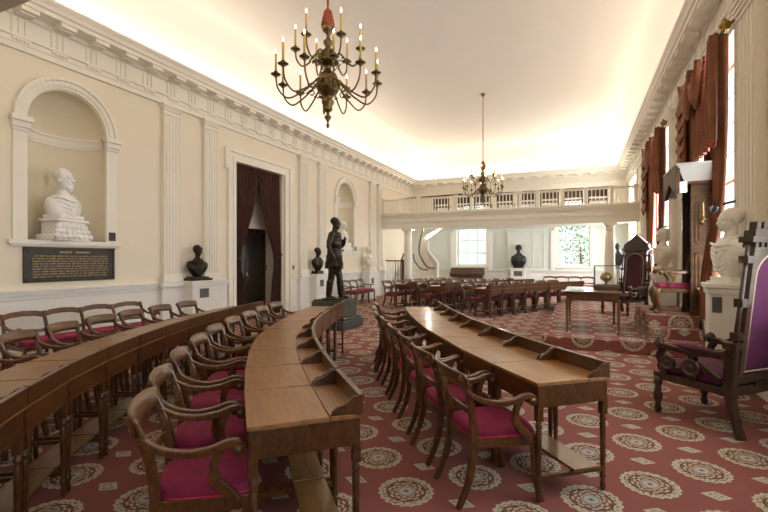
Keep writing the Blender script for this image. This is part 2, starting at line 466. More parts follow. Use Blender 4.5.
# pilasters
def pilaster(side, t, w, z0=1.05, zt=4.58, pr=.09, mat='white_trim'):
    mb = MB()
    def pb(d0, d1, a, b, z0, z1):
        if side == 'left': mb.box(XL+d0, XL+d1, a, b, z0, z1)
        elif side == 'right': mb.box(XR-d1, XR-d0, a, b, z0, z1)
        else: mb.box(a, b, YN-d1, YN-d0, z0, z1)
    h = w/2
    pb(0, pr-.015, t-h+.003, t+h-.003, z0+.01, zt-.01)                     # shaft field, with raised fillets (fluting)
    nf = 5
    for i in range(nf+1):
        c = t-h+w*i/nf; a, b = max(t-h, c-w*.035), min(t+h, c+w*.035); pb(0, pr, a, b, z0+.12, zt-.2)
    for (a, b, e) in ((z0, z0+.09, .05), (z0+.09, z0+.13, .035), (z0+.13, z0+.16, .015), (zt-.20, zt-.17, .015), (zt-.12, zt-.08, .02), (zt-.08, zt-.04, .04), (zt-.04, zt, .06)):
        pb(0, pr+e, t-h-e, t+h+e, a, b)
    return struct(mb.build('trim_pilaster', mat, bevel=.003))
for t in (6.38, 7.41, 11.05, 12.1, 15.85, 16.6, 1.75, 2.6): pilaster('left', t, .37)
for t in (6.35, 5.35, 9.85, 10.85, 14.3, 15.3): pilaster('right', t, .46 if t > 9 else .6, pr=.10)
for t in (6.38, 7.41, 11.05, 12.1):                      # dado breaks forward under the pilasters
    mb = MB(); mb.box(XL, XL+.14, t-.27, t+.27, 0, .96); mb.box(XL, XL+.2, t-.31, t+.31, .96, 1.045); mb.box(XL, XL+.165, t-.29, t+.29, 0, .17)
    struct(mb.build('trim_pedestal', 'dado_paint', bevel=.004))
# panel mouldings under the gallery, far wall
mb = MB()
def frame(mb, x0, x1, z0, z1, w=.035, d=.02, y=YN):
    for (a, b, c, e) in ((x0,x1,z0,z0+w),(x0,x1,z1-w,z1),(x0,x0+w,z0+w,z1-w),(x1-w,x1,z0+w,z1-w)): mb.box(a, b, y-d, y, c, e)
for a, b in ((-7.2,-5.75), (-3.45,-2.95), (-1.85,-1.35), (.95,1.7)): frame(mb, a, b, 1.15, 2.7)
mb.box(-2.9, -1.9, YN-.12, YN, 1.045, 2.78)
struct(mb.build('trim_far_panels', 'grey_green_wall', bevel=.004))
mb = MB()
for (a, b) in (W1, W2):
    for x in (a-.28, b+.12): mb.box(x, x+.16, YN-.06, YN, 1.045, 2.78)
struct(mb.build('trim_window_pilasters', 'dado_paint', bevel=.004))

# left door: casing, lintel, dark leaf, jambs
mb = MB(); y0, y1, zt = 8.25, 10.18, 3.86
for (a, b, e) in ((0, .10, .05), (.10, .20, .035), (.20, .27, .07)):
    mb.box(XL, XL+e, y0-b, y0-a, 0, zt+a); mb.box(XL, XL+e, y1+a, y1+b, 0, zt+a); mb.box(XL, XL+e, y0-b, y1+b, zt+a, zt+b)
for sgn, yy in ((-1, y0-.27), (1, y1+.27)):
    mb.box(XL, XL+.07, min(yy, yy+sgn*.1), max(yy, yy+sgn*.1), zt-.22, zt+.27)
struct(mb.build('trim_door_casing', 'white_trim', bevel=.004))
mb = MB(); mb.box(XL-.75, XL-.02, y0, y0+.05, 0, zt); mb.box(XL-.75, XL-.02, y1-.05, y1, 0, zt); mb.box(XL-.72, XL-.55, y0, y1, 2.42, zt)
mb.box(XL-.74, XL-.50, y0, y1, 2.34, 2.46)
struct(mb.build('door_1_lining', 'cream_wall'))
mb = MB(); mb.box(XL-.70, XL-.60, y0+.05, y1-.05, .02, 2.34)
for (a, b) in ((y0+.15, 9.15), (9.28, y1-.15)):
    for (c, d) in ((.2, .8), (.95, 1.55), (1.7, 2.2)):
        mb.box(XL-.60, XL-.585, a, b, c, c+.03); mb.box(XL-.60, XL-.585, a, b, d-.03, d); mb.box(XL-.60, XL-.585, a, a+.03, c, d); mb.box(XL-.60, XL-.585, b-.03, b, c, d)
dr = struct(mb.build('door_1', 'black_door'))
mb = MB(); mb.ell((XL-.55, 9.33, 1.03), .035); mb.box(XL-.60, XL-.585, 9.29, 9.37, .93, 1.15); mb.box(XL-.6, XL-.55, y1-.09, y1-.06, 1.2, 1.35)
mb.build('door_handle', 'gilt', dr)
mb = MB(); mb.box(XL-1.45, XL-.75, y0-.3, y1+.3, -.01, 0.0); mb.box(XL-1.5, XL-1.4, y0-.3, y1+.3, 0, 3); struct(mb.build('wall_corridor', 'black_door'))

# windows: sashes and glass
wn = [0]
def window(side, a, b, z0, z1, cols, rows, casing=True, inset=.28):
    wn[0] += 1
    fr = MB(); gl = MB(); cs = MB()
    def pb(mb, d0, d1, t0, t1, za, zb):   # d positive = outwards into the wall
        if side == 'right': mb.box(XR+d0, XR+d1, t0, t1, za, zb)
        elif side == 'far': mb.box(t0, t1, YN+d0, YN+d1, za, zb)
    w = .05
    pb(fr, inset, inset+.05, a, a+w, z0, z1); pb(fr, inset, inset+.05, b-w, b, z0, z1)
    pb(fr, inset, inset+.05, a, b, z0, z0+w+.02); pb(fr, inset, inset+.05, a, b, z1-w, z1)
    for i in range(1, cols): t = a+(b-a)*i/cols; pb(fr, inset+.01, inset+.04, t-.012, t+.012, z0, z1)
    for i in range(1, rows): z = z0+(z1-z0)*i/rows; hw = .028 if i == rows//2 and rows > 3 else .014; pb(fr, inset+.008, inset+.045, a, b, z-hw, z+hw)
    o = struct(fr.build('window_%d' % wn[0], 'white_trim'))
    pb(gl, inset+.022, inset+.028, a+.02, b-.02, z0+.02, z1-.02); gl.build('window_glass', 'clear_glass', o)
    if casing:
        for (t0, t1, za, zb) in ((a-.14, a, z0-.04, z1+.14), (b, b+.14, z0-.04, z1+.14), (a, b, z1, z1+.14), (a-.16, b+.16, z0-.09, z0-.03)):
            pb(cs, -.05, 0, t0, t1, za, zb)
        cs.build('window_casing', 'white_trim', o, bevel=.004)
for a, b in RW: window('right', a, b, .95, 4.45, 4, 8)
window('far', *W1, 1.22, 3.0, 3, 3); window('far', *W2, 1.22, 3.0, 3, 3)
for (a, b) in (W1, (-2.9,-1.9), W2): window('far', a+.1*(b-a > 1.2), b-.1*(b-a > 1.2), 3.42, 4.0, 3, 1, False)

# galleries
def gallery(yf, d, tagside):
    """yf front face, d=+1 if the gallery runs to +y"""
    back = YN if d > 0 else YS
    y0, y1 = sorted((yf+.12*d, back))
    mb = MB(); mb.box(XL, XR, y0, y1, 2.92, 3.34); struct(mb.build('ceiling_gallery_'+tagside, 'dado_paint'))
    mb = MB()
    def bx(o0, o1, z0, z1, x0=XL, x1=XR):
        a, b = sorted((yf-o0*d, yf+o1*d)); mb.box(x0, x1, a, b, z0, z1)
    bx(0, .14, 2.76, 3.24); bx(.035, .14, 3.02, 3.05); bx(.05, .14, 3.20, 3.26); bx(.09, .14, 3.26, 3.32); bx(.13, .14, 3.32, 3.38)
    for i in range(18): x = XL+.3+i*.5285; bx(.05, .1, 2.97, 3.02, x-.11, x+.11)
    struct(mb.build('trim_gallery_front_'+tagside, 'white_trim', bevel=.004))
gallery(GY, 1, 'far'); gallery(GS, -1, 'near')
# balustrade of the far gallery
bal = thing('balustrade', 'white wooden balustrade along the front edge of the far gallery', 'balustrade', ((XL+XR)/2, GY+.04, 3.38))
mb = MB(); hw = (XR-XL)/2
mb.box(-hw, hw, -.045, .045, .56, .60); mb.box(-hw, hw, -.03, .03, .53, .56); mb.build('handrail', 'white_trim', bal, bevel=.004)
mb = MB(); mb.box(-hw, hw, -.03, .03, 0, .05); mb.build('bottom_rail', 'white_trim', bal)
posts = [-4.6, -3.05, -1.5, -.9, .9, 1.5, 2.35, 3.1, 3.9, 4.62]
for x in posts:
    mb = MB(); mb.box(x-.055, x+.055, -.05, .05, .0, .60); mb.box(x-.075, x+.075, -.065, .065, .60, .64); mb.build('newel_post', 'white_trim', bal, bevel=.003)
x = -hw+.12; bm0 = None
while x < hw-.05:
    if min(abs(x-p) for p in posts) > .08:
        if bm0 is None:
            mb = MB(); mb.box(-.016, .016, -.016, .016, .05, .53); bm0 = mb.build('baluster', 'white_trim', bal); bm0.location = (x,0,0)
        else:
            c = bm0.copy(); COL.objects.link(c); c.location = (x,0,0)
    x += .125
mb = MB(); mb.bar([(-hw+.45,.3,.60),(-hw+1.2,.3,.66),(-hw+3.4,.3,.70)], .05, .06, (0,1,0)); mb.tube([(-hw+2.15,.3,-.0),(-hw+2.15,.3,.68)], .014)
hr = mb.build('inner_handrail', 'mahogany', bal); hr['label'] = 'dark wooden inner handrail'

# columns carrying the gallery
def column(x, lab):
    t = thing('column', lab, 'column', (x, GY+.22, 0), 0)
    mb = MB(); mb.lathe([(.165,.16),(.165,1.0),(.158,2.0),(.145,2.52)], n=24); mb.build('shaft', 'white_trim', t)
    mb = MB(); mb.box(-.22,.22,-.22,.22,0,.08); mb.lathe([(.205,.08),(.215,.11),(.2,.14),(.17,.165)], n=24); mb.build('base', 'white_trim', t)
    mb = MB(); mb.lathe([(.147,2.50),(.165,2.53),(.15,2.56),(.15,2.62),(.19,2.68)], n=24); mb.box(-.21,.21,-.21,.21,2.68,2.76); mb.build('capital', 'white_trim', t)
column(-6.40, 'white column under the left end of the far gallery beside the stairs')
column(1.02, 'white column under the right end of the far gallery behind the glass case')
# downlights under gallery
mb = MB(); mb.lathe([(.0,-.03),(.06,-.03),(.075,0)], n=16); o = mb.build('downlight', 'downlight_glow', None, loc=(-5.75, 16.5, 2.755)); 
bpy.data.objects.remove(o)
mb = MB(); mb.lathe([(0,-.05),(.05,-.045),(.07,0)], n=16); o = mb.build('downlight', 'downlight_glow', None, loc=(-5.95, GY+.5, 2.92)); tag(o, 'small round bright lamp on the gallery ceiling above the left column', 'lamp')

# staircase at far left
st = thing('staircase', 'white staircase with dark handrails climbing behind the left gallery column', 'staircase', (0,0,0))
mb = MB()
for i in range(7): mb.box(XL+.1, -6.35, 17.2+i*.28, 19.4, i*.18, (i+1)*.18)
mb.build('lower_steps', 'dado_paint', st)
mb = MB()
for i in range(10):
    mb.box(-6.2+i*.0, -5.75, 18.6+0, 18.66, 0, .001)
mb = MB(); poly = [(-6.35,0),(-5.55,0),(-5.55,1.35),(-6.0,1.9),(-6.0,2.35),(-5.1,2.92),(-5.4,2.92),(-6.35,2.4)]
mb.prism(poly, 18.4, 18.5, 'y'); mb.build('stair_wall', 'white_trim', st)
mb = MB(); mb.bar([(-6.0,18.36,1.9),(-6.0,18.36,2.35),(-5.05,18.36,2.96)], .09, .14, (0,1,0)); mb.bar([(-5.55,18.36,0),(-5.55,18.36,1.35),(-6.0,18.36,1.9)], .09, .14, (0,1,0)); mb.build('stair_trim', 'dado_paint', st)
mb = MB(); mb.tube(curve([(-6.15,18.3,2.9),(-6.32,18.3,2.3),(-6.35,18.3,1.75),(-6.0,18.25,1.2),(-5.65,18.2,1.12)]), .032); mb.build('upper_handrail', 'mahogany', st)
mb = MB(); mb.tube(curve([(-6.55,18.1,1.75),(-6.5,18.1,1.45),(-6.2,18.0,1.12),(-5.85,17.9,1.05)]), .03); mb.build('lower_handrail', 'mahogany', st)
mb = MB(); mb.box(-7.45,-6.75,17.1,17.16,1.42,1.47); mb.bar([(-6.75,17.13,1.45),(-6.62,17.13,1.75)], .05,.05,(0,1,0)); mb.build('stair_handrail', 'mahogany', st)
for k in range(6):
    mb = MB(); mb.tube([(-7.35+k*.115,17.13,.15+k*.10),(-7.35+k*.115,17.13,1.42)], .016); o = mb.build('baluster', 'white_trim' if k < 3 else 'mahogany', st)
mb = MB(); mb.box(-6.72,-6.60,17.07,17.19,0,1.5); mb.build('newel_post', 'mahogany', st)

# dais and steps (carpeted)
mb = MB(); mb.box(-.56, XR-.06, 7.98, 16.2, 0, .20); struct(mb.build('floor_dais', 'medallion_carpet', bevel=.015))
mb = MB(); mb.box(1.04, XR-.09, 7.90, 10.25, 0.0, .225); mb.box(1.055, XR-.09, 8.22, 10.25, .2, .40); mb.box(1.07, XR-.09, 8.50, 10.25, .39, .585)
struct(mb.build('floor_steps', 'medallion_carpet', bevel=.015))

# ================================================================== DESKS
def desk_proto(name, wf, wb, d=.55):
    """x along the row, front (chair side) at y=-d/2, gallery at y=+d/2; wf/wb front/back widths"""
    t = thing(name, '', 'desk')
    def W(y): return (wf+(wb-wf)*(y+d/2)/d)/2-.006
    def slab(mb, y0, y1, z0, z1, e=0):
        mb.add([(-W(y0)+e,y0,z0),(W(y0)-e,y0,z0),(W(y1)-e,y1,z0),(-W(y1)+e,y1,z0),(-W(y0)+e,y0,z1),(W(y0)-e,y0,z1),(W(y1)-e,y1,z1),(-W(y1)+e,y1,z1)],
               [(3,2,1,0),(4,5,6,7),(0,1,5,4),(1,2,6,5),(2,3,7,6),(3,0,4,7)])
    h = d/2; ys = h-.165
    mb = MB(); slab(mb, -h, ys-.003, .722, .745); mb.build('writing_lid', 'lid_wood', t, bevel=.004)
    mb = MB(); slab(mb, ys, h, .722, .744); mb.build('desktop', 'lid_wood', t, bevel=.003)
    mb = MB(); slab(mb, -h+.012, h-.012, .585, .722, .008); mb.build('apron', 'desk_wood', t, bevel=.004)
    mb = MB(); slab(mb, h-.018, h+.002, .735, .832, 0); mb.box(-W(h), W(h), h-.024, h+.006, .826, .836); mb.build('gallery_board', 'desk_wood', t, bevel=.003)
    for sg in (-1, 1):
        mb = MB(); P = [(h-.015,.735),(h-.015,.83),(h-.05,.828),(h-.075,.805),(h-.10,.79),(h-.13,.785),(h-.155,.765),(h-.165,.735)]
        x = sg*(W(h-.08)-.008); mb.prism(P, x-.007, x+.007, 'x'); mb.build('gallery_cheek', 'desk_wood', t)
    for sx in (-1, 1):
        for sy in (-1, 1):
            yy = sy*(h-.03); xx = sx*(W(yy)-.028)
            mb = MB(); mb.box(xx-.02, xx+.02, yy-.02, yy+.02, .50, .60)
            mb.lathe([(.011,0),(.017,.015),(.019,.04),(.013,.06),(.013,.075),(.021,.085),(.021,.10),(.015,.11),(.0165,.2),(.019,.36),(.020,.44),(.015,.45),(.022,.462),(.022,.475),(.015,.485),(.02,.5)], (xx,yy,0), 10)
            mb.build('leg', 'desk_wood', t)
        xx = sx*(W(0)-.028); mb = MB(); mb.box(xx-.011, xx+.011, -h+.04, h-.04, .135, .16); mb.build('side_stretcher', 'desk_wood', t)
    mb = MB(); mb.box(-W(.08)+.0, W(.08)-.0, .0, .19, .16, .178); mb.build('foot_rail', 'foot_wood', t, bevel=.003)
    return t
# ================================================================== CHAIRS
def chair_proto():
    t = thing('armchair', '', 'chair')
    # seat frame
    mb = MB(); P = [(-.185,-.21),(.185,-.21),(.235,.225),(-.235,.225)]
    mb.prism(P, .345, .412, 'z'); mb.build('seat_frame', 'mahogany', t, bevel=.008)
    # cushion: domed loft
    mb = MB(); rows = []
    for z, e, in ((.405,.0),(.425,-.006),(.445,.0),(.462,.016),(.472,.045),(.478,.10),(.48,.17)):
        rows.append((z, e))
    vs = []; n = 24
    for z, e in rows:
        for k in range(n):
            a = 2*PI*k/n; c, s_ = math.cos(a), math.sin(a)
            q = (abs(c)**6+abs(s_)**6)**(-1/6); xx, yy = c*q, s_*q
            w = .208+.024*yy
            vs.append((xx*(w+.0-e), yy*(.215-e)+.008, z))
    fs = [[i*n+k, i*n+(k+1) % n, (i+1)*n+(k+1) % n, (i+1)*n+k] for i in range(len(rows)-1) for k in range(n)]
    fs.append([(len(rows)-1)*n+k for k in range(n)]); fs.append([k for k in reversed(range(n))])
    mb.add(vs, fs, True); seat = mb.build('seat', 'magenta_velvet', t)
    mb = MB(); pts = [Vector((*vs[k][:2], .416)) for k in range(n)]; pts = [Vector((p.x*1.012, (p.y-.008)*1.012+.008, p.z)) for p in pts]; pts.append(pts[0]); mb.tube(pts, .005, 6)
    mb.build('piping', 'crimson_piping', seat)
    for s_ in (-1, 1):
        # sabre front leg
        mb = MB(); mb.bar(curve([(s_*.215,.20,.40),(s_*.218,.198,.30),(s_*.222,.205,.16),(s_*.23,.235,.0)], 5), [.05]*5+[.045]*5+[.036]*5+[.032], .034, (1,0,0)); mb.build('leg', 'mahogany', t)
        # sabre rear leg
        mb = MB(); mb.bar(curve([(s_*.182,-.195,.42),(s_*.183,-.20,.30),(s_*.185,-.235,.14),(s_*.19,-.30,.0)], 5), [.052]*5+[.045]*5+[.036]*5+[.03], .032, (1,0,0)); mb.build('leg', 'mahogany', t)
        # stile
        mb = MB(); mb.bar(curve([(s_*.182,-.195,.40),(s_*.190,-.205,.52),(s_*.205,-.235,.67),(s_*.215,-.285,.785),(s_*.216,-.312,.80)], 5), [.048]*5+[.042]*5+[.036]*5+[.03]*6, .030, (1,0,0)); mb.build('back_stile', 'mahogany', t)
        # scrolled arm
        mb = MB()
        arm = [(s_*.207,-.255,.705),(s_*.225,-.17,.655),(s_*.240,-.06,.632),(s_*.245,.04,.640),(s_*.245,.11,.662),(s_*.245,.155,.660),(s_*.245,.178,.635),(s_*.245,.168,.612)]
        mb.bar(curve(arm, 5), [.030]*12+[.034]*10+[.036]*8+[.032]*6, .040, (1,0,0)); mb.tube([(s_*.224,.158,.632),(s_*.266,.158,.632)], .024, 12)
        ao = mb.build('arm', 'mahogany', t)
        mb = MB(); mb.bar(curve([(s_*.245,.085,.645),(s_*.244,.055,.58),(s_*.241,.06,.50),(s_*.238,.115,.44),(s_*.236,.15,.385)], 5), [.038]*8+[.046]*8+[.05]*5, .03, (1,0,0)); mb.build('arm_support', 'mahogany', ao)
    # top rail: bowed tablet with rolled top
    mb = MB(); rows = []
    sec = [(-.006,.745),(-.020,.735),(-.030,.742),(-.036,.77),(-.044,.80),(-.060,.822),(-.054,.834),(-.036,.83),(-.022,.805),(-.013,.775)]
    for i in range(13):
        u = -1+2*i/12; x = u*.235; b = -.05*(1-u*u); lift = .012*(1-u*u)
        rows.append([(x, -.236+b*.8+y, z-.012+lift) for y, z in sec])
    k = len(sec); vs = [p for r_ in rows for p in r_]; fs = []
    for i in range(12):
        for j in range(k): fs.append((i*k+j, i*k+(j+1) % k, (i+1)*k+(j+1) % k, (i+1)*k+j))
    fs.append(list(range(k))); fs.append([12*k+j for j in reversed(range(k))]); mb.add(vs, fs, True)
    mb.build('top_rail', 'mahogany', t)
    mb = MB(); mb.bar([(-.19,-.21,.575),(-.1,-.232,.58),(0,-.24,.585),(.1,-.232,.58),(.19,-.21,.575)], .045, .018, (0,1,.3)); mb.ell((0,-.24,.585), (.03,.014,.03)); mb.build('cross_rail', 'mahogany', t)
    return t

def resample(pts, n):
    P = curve([(x,y,0) for x, y in pts], 12); L = [0]
    for a, b in zip(P[:-1], P[1:]): L.append(L[-1]+(b-a).length)
    out = []
    for i in range(n+1):
        s = L[-1]*i/n; k = max(j for j in range(len(L)) if L[j] <= s+1e-9); k = min(k, len(P)-2)
        f = (s-L[k])/max(1e-9, L[k+1]-L[k]); out.append(P[k].lerp(P[k+1], f))
    return out
ORD = ['first','second','third','fourth','fifth','sixth','seventh','eighth','ninth','tenth','eleventh','twelfth']
ROWF = [(-.22,2.83),(-.562,3.236),(-.89,3.66),(-1.21,4.14),(-1.53,4.62),(-2.05,5.57),(-2.54,6.58)]      # R: chair side
ROWM = [(-1.36,1.56),(-1.77,2.01),(-2.13,2.43),(-2.50,2.90),(-2.86,3.42),(-3.15,3.95),(-3.39,4.49),(-3.60,5.03),(-3.80,5.55),(-3.95,6.07)]
ROWG = [(-2.27,.95),(-2.66,1.39),(-3.0,1.81),(-3.29,2.25),(-3.55,2.71),(-3.79,3.18),(-4.0,3.67),(-4.19,4.17),(-4.36,4.68),(-4.51,5.2),(-4.63,5.72)]
def row_frames(pts, n, gal, d=.55):
    """front edge frames -> list of (centre, angle, wf, wb)"""
    P = resample(pts, n); out = []
    if gal:   # given points are the gallery edge: shift to the chair side (left of travel)
        Q = []
        for i, p in enumerate(P):
            t = (P[min(i+1,n)]-P[max(i-1,0)]).normalized(); Q.append(p+Vector((-t.y, t.x, 0))*d)
        F, G = Q, P
    else:
        G = []
        for i, p in enumerate(P):
            t = (P[min(i+1,n)]-P[max(i-1,0)]).normalized(); G.append(p-Vector((-t.y, t.x, 0))*d)
        F = P
    for i in range(n):
        f = (F[i]+F[i+1])/2; g = (G[i]+G[i+1])/2; dr = (F[i+1]-F[i]).normalized()
        nrm = Vector((dr.y, -dr.x, 0))          # towards the gallery
        out.append((f+nrm*d/2, math.atan2(nrm.y, nrm.x)-PI/2, (F[i+1]-F[i]).length, (G[i+1]-G[i]).length))
    return out
def mirror(fr): return [(Vector((c.x, 18.2-c.y, 0)), -(a+PI/2)-PI/2, wf, wb) for c, a, wf, wb in fr]
CH = chair_proto(); ch_used = False
rows = [('R', row_frames(ROWF, 8, False), 'right near'), ('M', row_frames(ROWM, 9, False), 'middle near'), ('L', row_frames(ROWG, 10, True), 'left near')]
desc = {'R': 'the row nearest the purple throne', 'M': 'the row ending at the statue', 'L': 'the row nearest the plaque wall',
        'FR': 'the far row nearest the dais', 'FM': 'the middle far row', 'FL': 'the rearmost far row'}
end = {'R': 'camera', 'M': 'camera', 'L': 'camera', 'FR': 'right', 'FM': 'right', 'FL': 'right'}
def place_row(key, fr, off, skip_ch=(), name='writing_desk'):
    global ch_used
    wf = sum(f[2] for f in fr)/len(fr); wb = sum(f[3] for f in fr)/len(fr)
    pr = desk_proto(name, wf, wb)
    for i, (c, a, _, _) in enumerate(fr):
        lab = 'brown desk with back board, %s from the %s in %s' % (ORD[i], end[key], desc[key])
        grp = 'writing desks of '+desc[key]
        if i == 0: pr.location = (c.x, c.y, 0); pr.rotation_euler = (0,0,a); pr['label'] = lab; pr['group'] = grp
        else: dup(pr, (c.x, c.y, 0), a, lab, grp)
        if i in skip_ch: continue
        jx = random.uniform(-.02,.02); jr = random.uniform(-.05,.05); o_ = off-.02+random.uniform(-.03,.03)
        f = Vector((math.cos(a+PI/2), math.sin(a+PI/2), 0)); p = c-f*(.275+o_)+Vector((math.cos(a), math.sin(a), 0))*jx
        lab = 'magenta armchair at %s desk from the %s in %s' % (ORD[i], end[key], desc[key])
        grp = 'armchairs along '+desc[key]
        if not ch_used:
            CH.location = p; CH.rotation_euler = (0,0,a+jr); CH['label'] = lab; CH['group'] = grp; ch_used = True
        else: dup(CH, p, a+jr, lab, grp)
place_row('R', rows[0][1], .185)
place_row('M', rows[1][1], .215)
place_row('L', rows[2][1], .42)
place_row('FR', mirror(rows[0][1]), .20)
place_row('FM', mirror(rows[1][1])[1:], .20)
place_row('FL', mirror(rows[2][1])[3:], .3)

# wall settees with linked open backs
def settee(name, n, w, loc, rz, label):
    t = thing(name, label, 'settee', loc, rz); L = n*w; h = .78
    mb = MB(); mb.box(-L/2, L/2, -.2, .24, .34, .40); mb.build('seat_frame', 'mahogany', t, bevel=.006)
    mb = MB(); mb.box(-L/2+.01, L/2-.01, -.18, .23, .40, .46); mb.build('seat', 'magenta_velvet', t, bevel=.02)
    for i in range(n+1):
        x = -L/2+i*w; mb = MB(); mb.bar(curve([(x,-.28,0),(x,-.22,.2),(x,-.2,.42),(x,-.22,.6),(x,-.29,h)]), .04, .035, (1,0,0)); mb.build('rear_leg', 'mahogany', t)
        mb = MB(); mb.bar([(x*.99,.22,.36),(x*.99,.21,.2),(x*.99,.235,0)], .04, .035, (1,0,0)); mb.build('front_leg', 'mahogany', t)
    for i in range(n):
        x = -L/2+(i+.5)*w
        mb = MB(); mb.bar([(x-w/2,-.28,h-.045),(x-w*.3,-.295,h-.02),(x,-.30,h-.01),(x+w*.3,-.295,h-.02),(x+w/2,-.28,h-.045)], .07, .03, (0,1,.25)); mb.build('top_rail', 'mahogany', t)
        mb = MB(); mb.bar([(x-w/2,-.225,h-.26),(x,-.24,h-.25),(x+w/2,-.225,h-.26)], .045, .022, (0,1,.2)); mb.build('cross_rail', 'mahogany', t)
    for s_ in (-1, 1):
        x = s_*(L/2+.01); mb = MB(); mb.bar(curve([(x,-.25,.66),(x,-.1,.60),(x,.08,.60),(x,.14,.62),(x,.17,.59)]), .03, .035, (1,0,0)); mb.bar(curve([(x,.08,.6),(x,.05,.52),(x,.12,.4)]), .035, .03, (1,0,0)); mb.build('arm', 'mahogany', t)
    return t
settee('settee', 4, .495, (-6.55, 4.21, 0), -PI/2, 'long wooden settee with four linked open backs and crimson seat below the plaque')
settee('settee', 4, .48, (-.35, 19.6, 0), PI, 'long open-backed wooden settee under the far right window below the gallery')
settee('settee', 3, .5, (-6.9, 13.6, 0), -PI/2, 'wooden settee with crimson seat against the left wall under the second niche')

# ================================================================== BUSTS / STATUE
def head(mb, c, s=1.0, a=0, beard=False, hair=True, wig=False):
    """head volume centred at c (centre of skull), facing +y rotated by a"""
    M = TR(c[0], c[1], c[2], a, s)
    mb.ell((0,-.012,.02), (.078,.098,.098), 16, M); mb.ell((0,.022,-.045), (.058,.066,.072), 14, M)
    mb.ell((0,.06,-.092), (.028,.026,.022), 10, M)                                  # chin
    mb.tube([(0,.083,.012),(0,.108,-.03)], [.010,.017], 8, M); mb.ell((0,.108,-.034), (.018,.014,.011), 8, M)   # nose
    mb.ell((0,.078,.022), (.058,.016,.013), 10, M)                                  # brow
    for s_ in (-1, 1):
        mb.ell((s_*.036,.068,-.035), (.024,.02,.024), 8, M); mb.ell((s_*.079,-.012,-.012), (.012,.022,.032), 8, M)   # cheek, ear
        mb.ell((s_*.03,.078,.0), (.014,.009,.009), 8, M)
    mb.ell((0,.086,-.062), (.026,.013,.008), 8, M); mb.ell((0,.083,-.076), (.022,.013,.008), 8, M)
    if hair:
        mb.ell((0,-.035,.045), (.09,.095,.088), 14, M)
        for s_ in (-1, 1): mb.ell((s_*.073,.005,.035), (.022,.045,.045), 10, M)
    if wig:
        mb.ell((0,-.06,-.02), (.085,.07,.11), 12, M)
        for s_ in (-1, 1):
            for z in (.03,-.02,-.07): mb.ell((s_*.085,-.01,z), (.028,.04,.03), 10, M)
    if beard:
        mb.ell((0,.062,-.092), (.044,.034,.045), 12, M); mb.ell((0,.062,-.118), (.03,.024,.034), 10, M)
        for s_ in (-1, 1): mb.ell((s_*.055,.03,-.07), (.024,.04,.045), 10, M)
def bust_mesh(hz=.62, s=1.0, turn=0, beard=False, hair=True, wig=False, coat=True, drape=False, full=False):
    mb = MB(); head(mb, (0,.02,hz), s, turn, beard, hair, wig)
    vs = []; fs = []; n = 20
    secs = [(-.05,.048,.050),(-.12,.050,.052),(-.155,.060,.058),(-.18,.085,.07),(-.20,.13,.085),(-.225,.185,.098),(-.26,.222,.108),(-.31,.232,.115),(-.37,.215,.122),(-.43,.175,.118),(-.49,.125,.10),(-.54,.09,.085),(-.57,.07,.07)]
    if full: secs = secs[:8]+[(-.37,.240,.125),(-.43,.232,.122),(-.49,.20,.115),(-.54,.17,.105),(-.57,.165,.10)]
    for z, rx, ry in secs:
        for k in range(n): a_ = 2*PI*k/n; vs.append((rx*s*math.cos(a_), ry*s*math.sin(a_)+(.0 if z < -.2 else .0), hz+z*s))
    for i in range(len(secs)-1):
        for k in range(n): fs.append((i*n+k, i*n+(k+1) % n, (i+1)*n+(k+1) % n, (i+1)*n+k))
    fs.append(list(range(n))); fs.append([(len(secs)-1)*n+k for k in reversed(range(n))]); mb.add(vs, fs, True)
    zs = hz-.22*s
    if coat:
        for q in (-1, 1):
            mb.tube([(q*.062*s,-.03*s,zs+.065*s),(q*.075*s,.05*s,zs+.035*s),(q*.06*s,.10*s,zs-.04*s),(q*.02*s,.125*s,zs-.14*s),(q*.01,.12*s,zs-.24*s)], [.018*s,.02*s,.02*s,.018*s,.014*s], 8)
    if drape:
        for k in range(6):
            mb.tube(curve([((-.20+.01*k)*s,-.02,zs-(.02+k*.03)*s),((-.10+.01*k)*s,.095*s,zs-(.02+k*.045)*s),((.03)*s,.122*s,zs-(.03+k*.05)*s),((.15-.01*k)*s,.085*s,zs-(.0+k*.045)*s),((.215-.012*k)*s,-.01,zs-(.02+k*.04)*s)]), .013*s, 8)
    return mb
def bust(name, label, loc, rz, mat, s=1, hz=.62, socle='plinth', **k):
    t = thing(name, label, 'bust', loc, rz)
    b = bust_mesh(hz, s, **k); bot = hz-.55*s
    b.tube([(0,0,bot-.02),(0,0,bot+.10*s)], [.075*s,.085*s], 14)
    baked(b, 'figure', mat, t, .0075*max(1, s*.9), 2)
    mb = MB()
    if socle == 'plinth':
        mb.box(-.13*s,.13*s,-.11*s,.11*s,0,max(.03,bot-.005)); mb.box(-.155*s,.155*s,-.13*s,.13*s,0,.022)
    elif socle == 'round': mb.lathe([(.12,0),(.12,.02),(.08,.04),(.07,bot-.02),(.09,bot)], n=20)
    mb.build('socle', mat, t, bevel=.004)
    return t
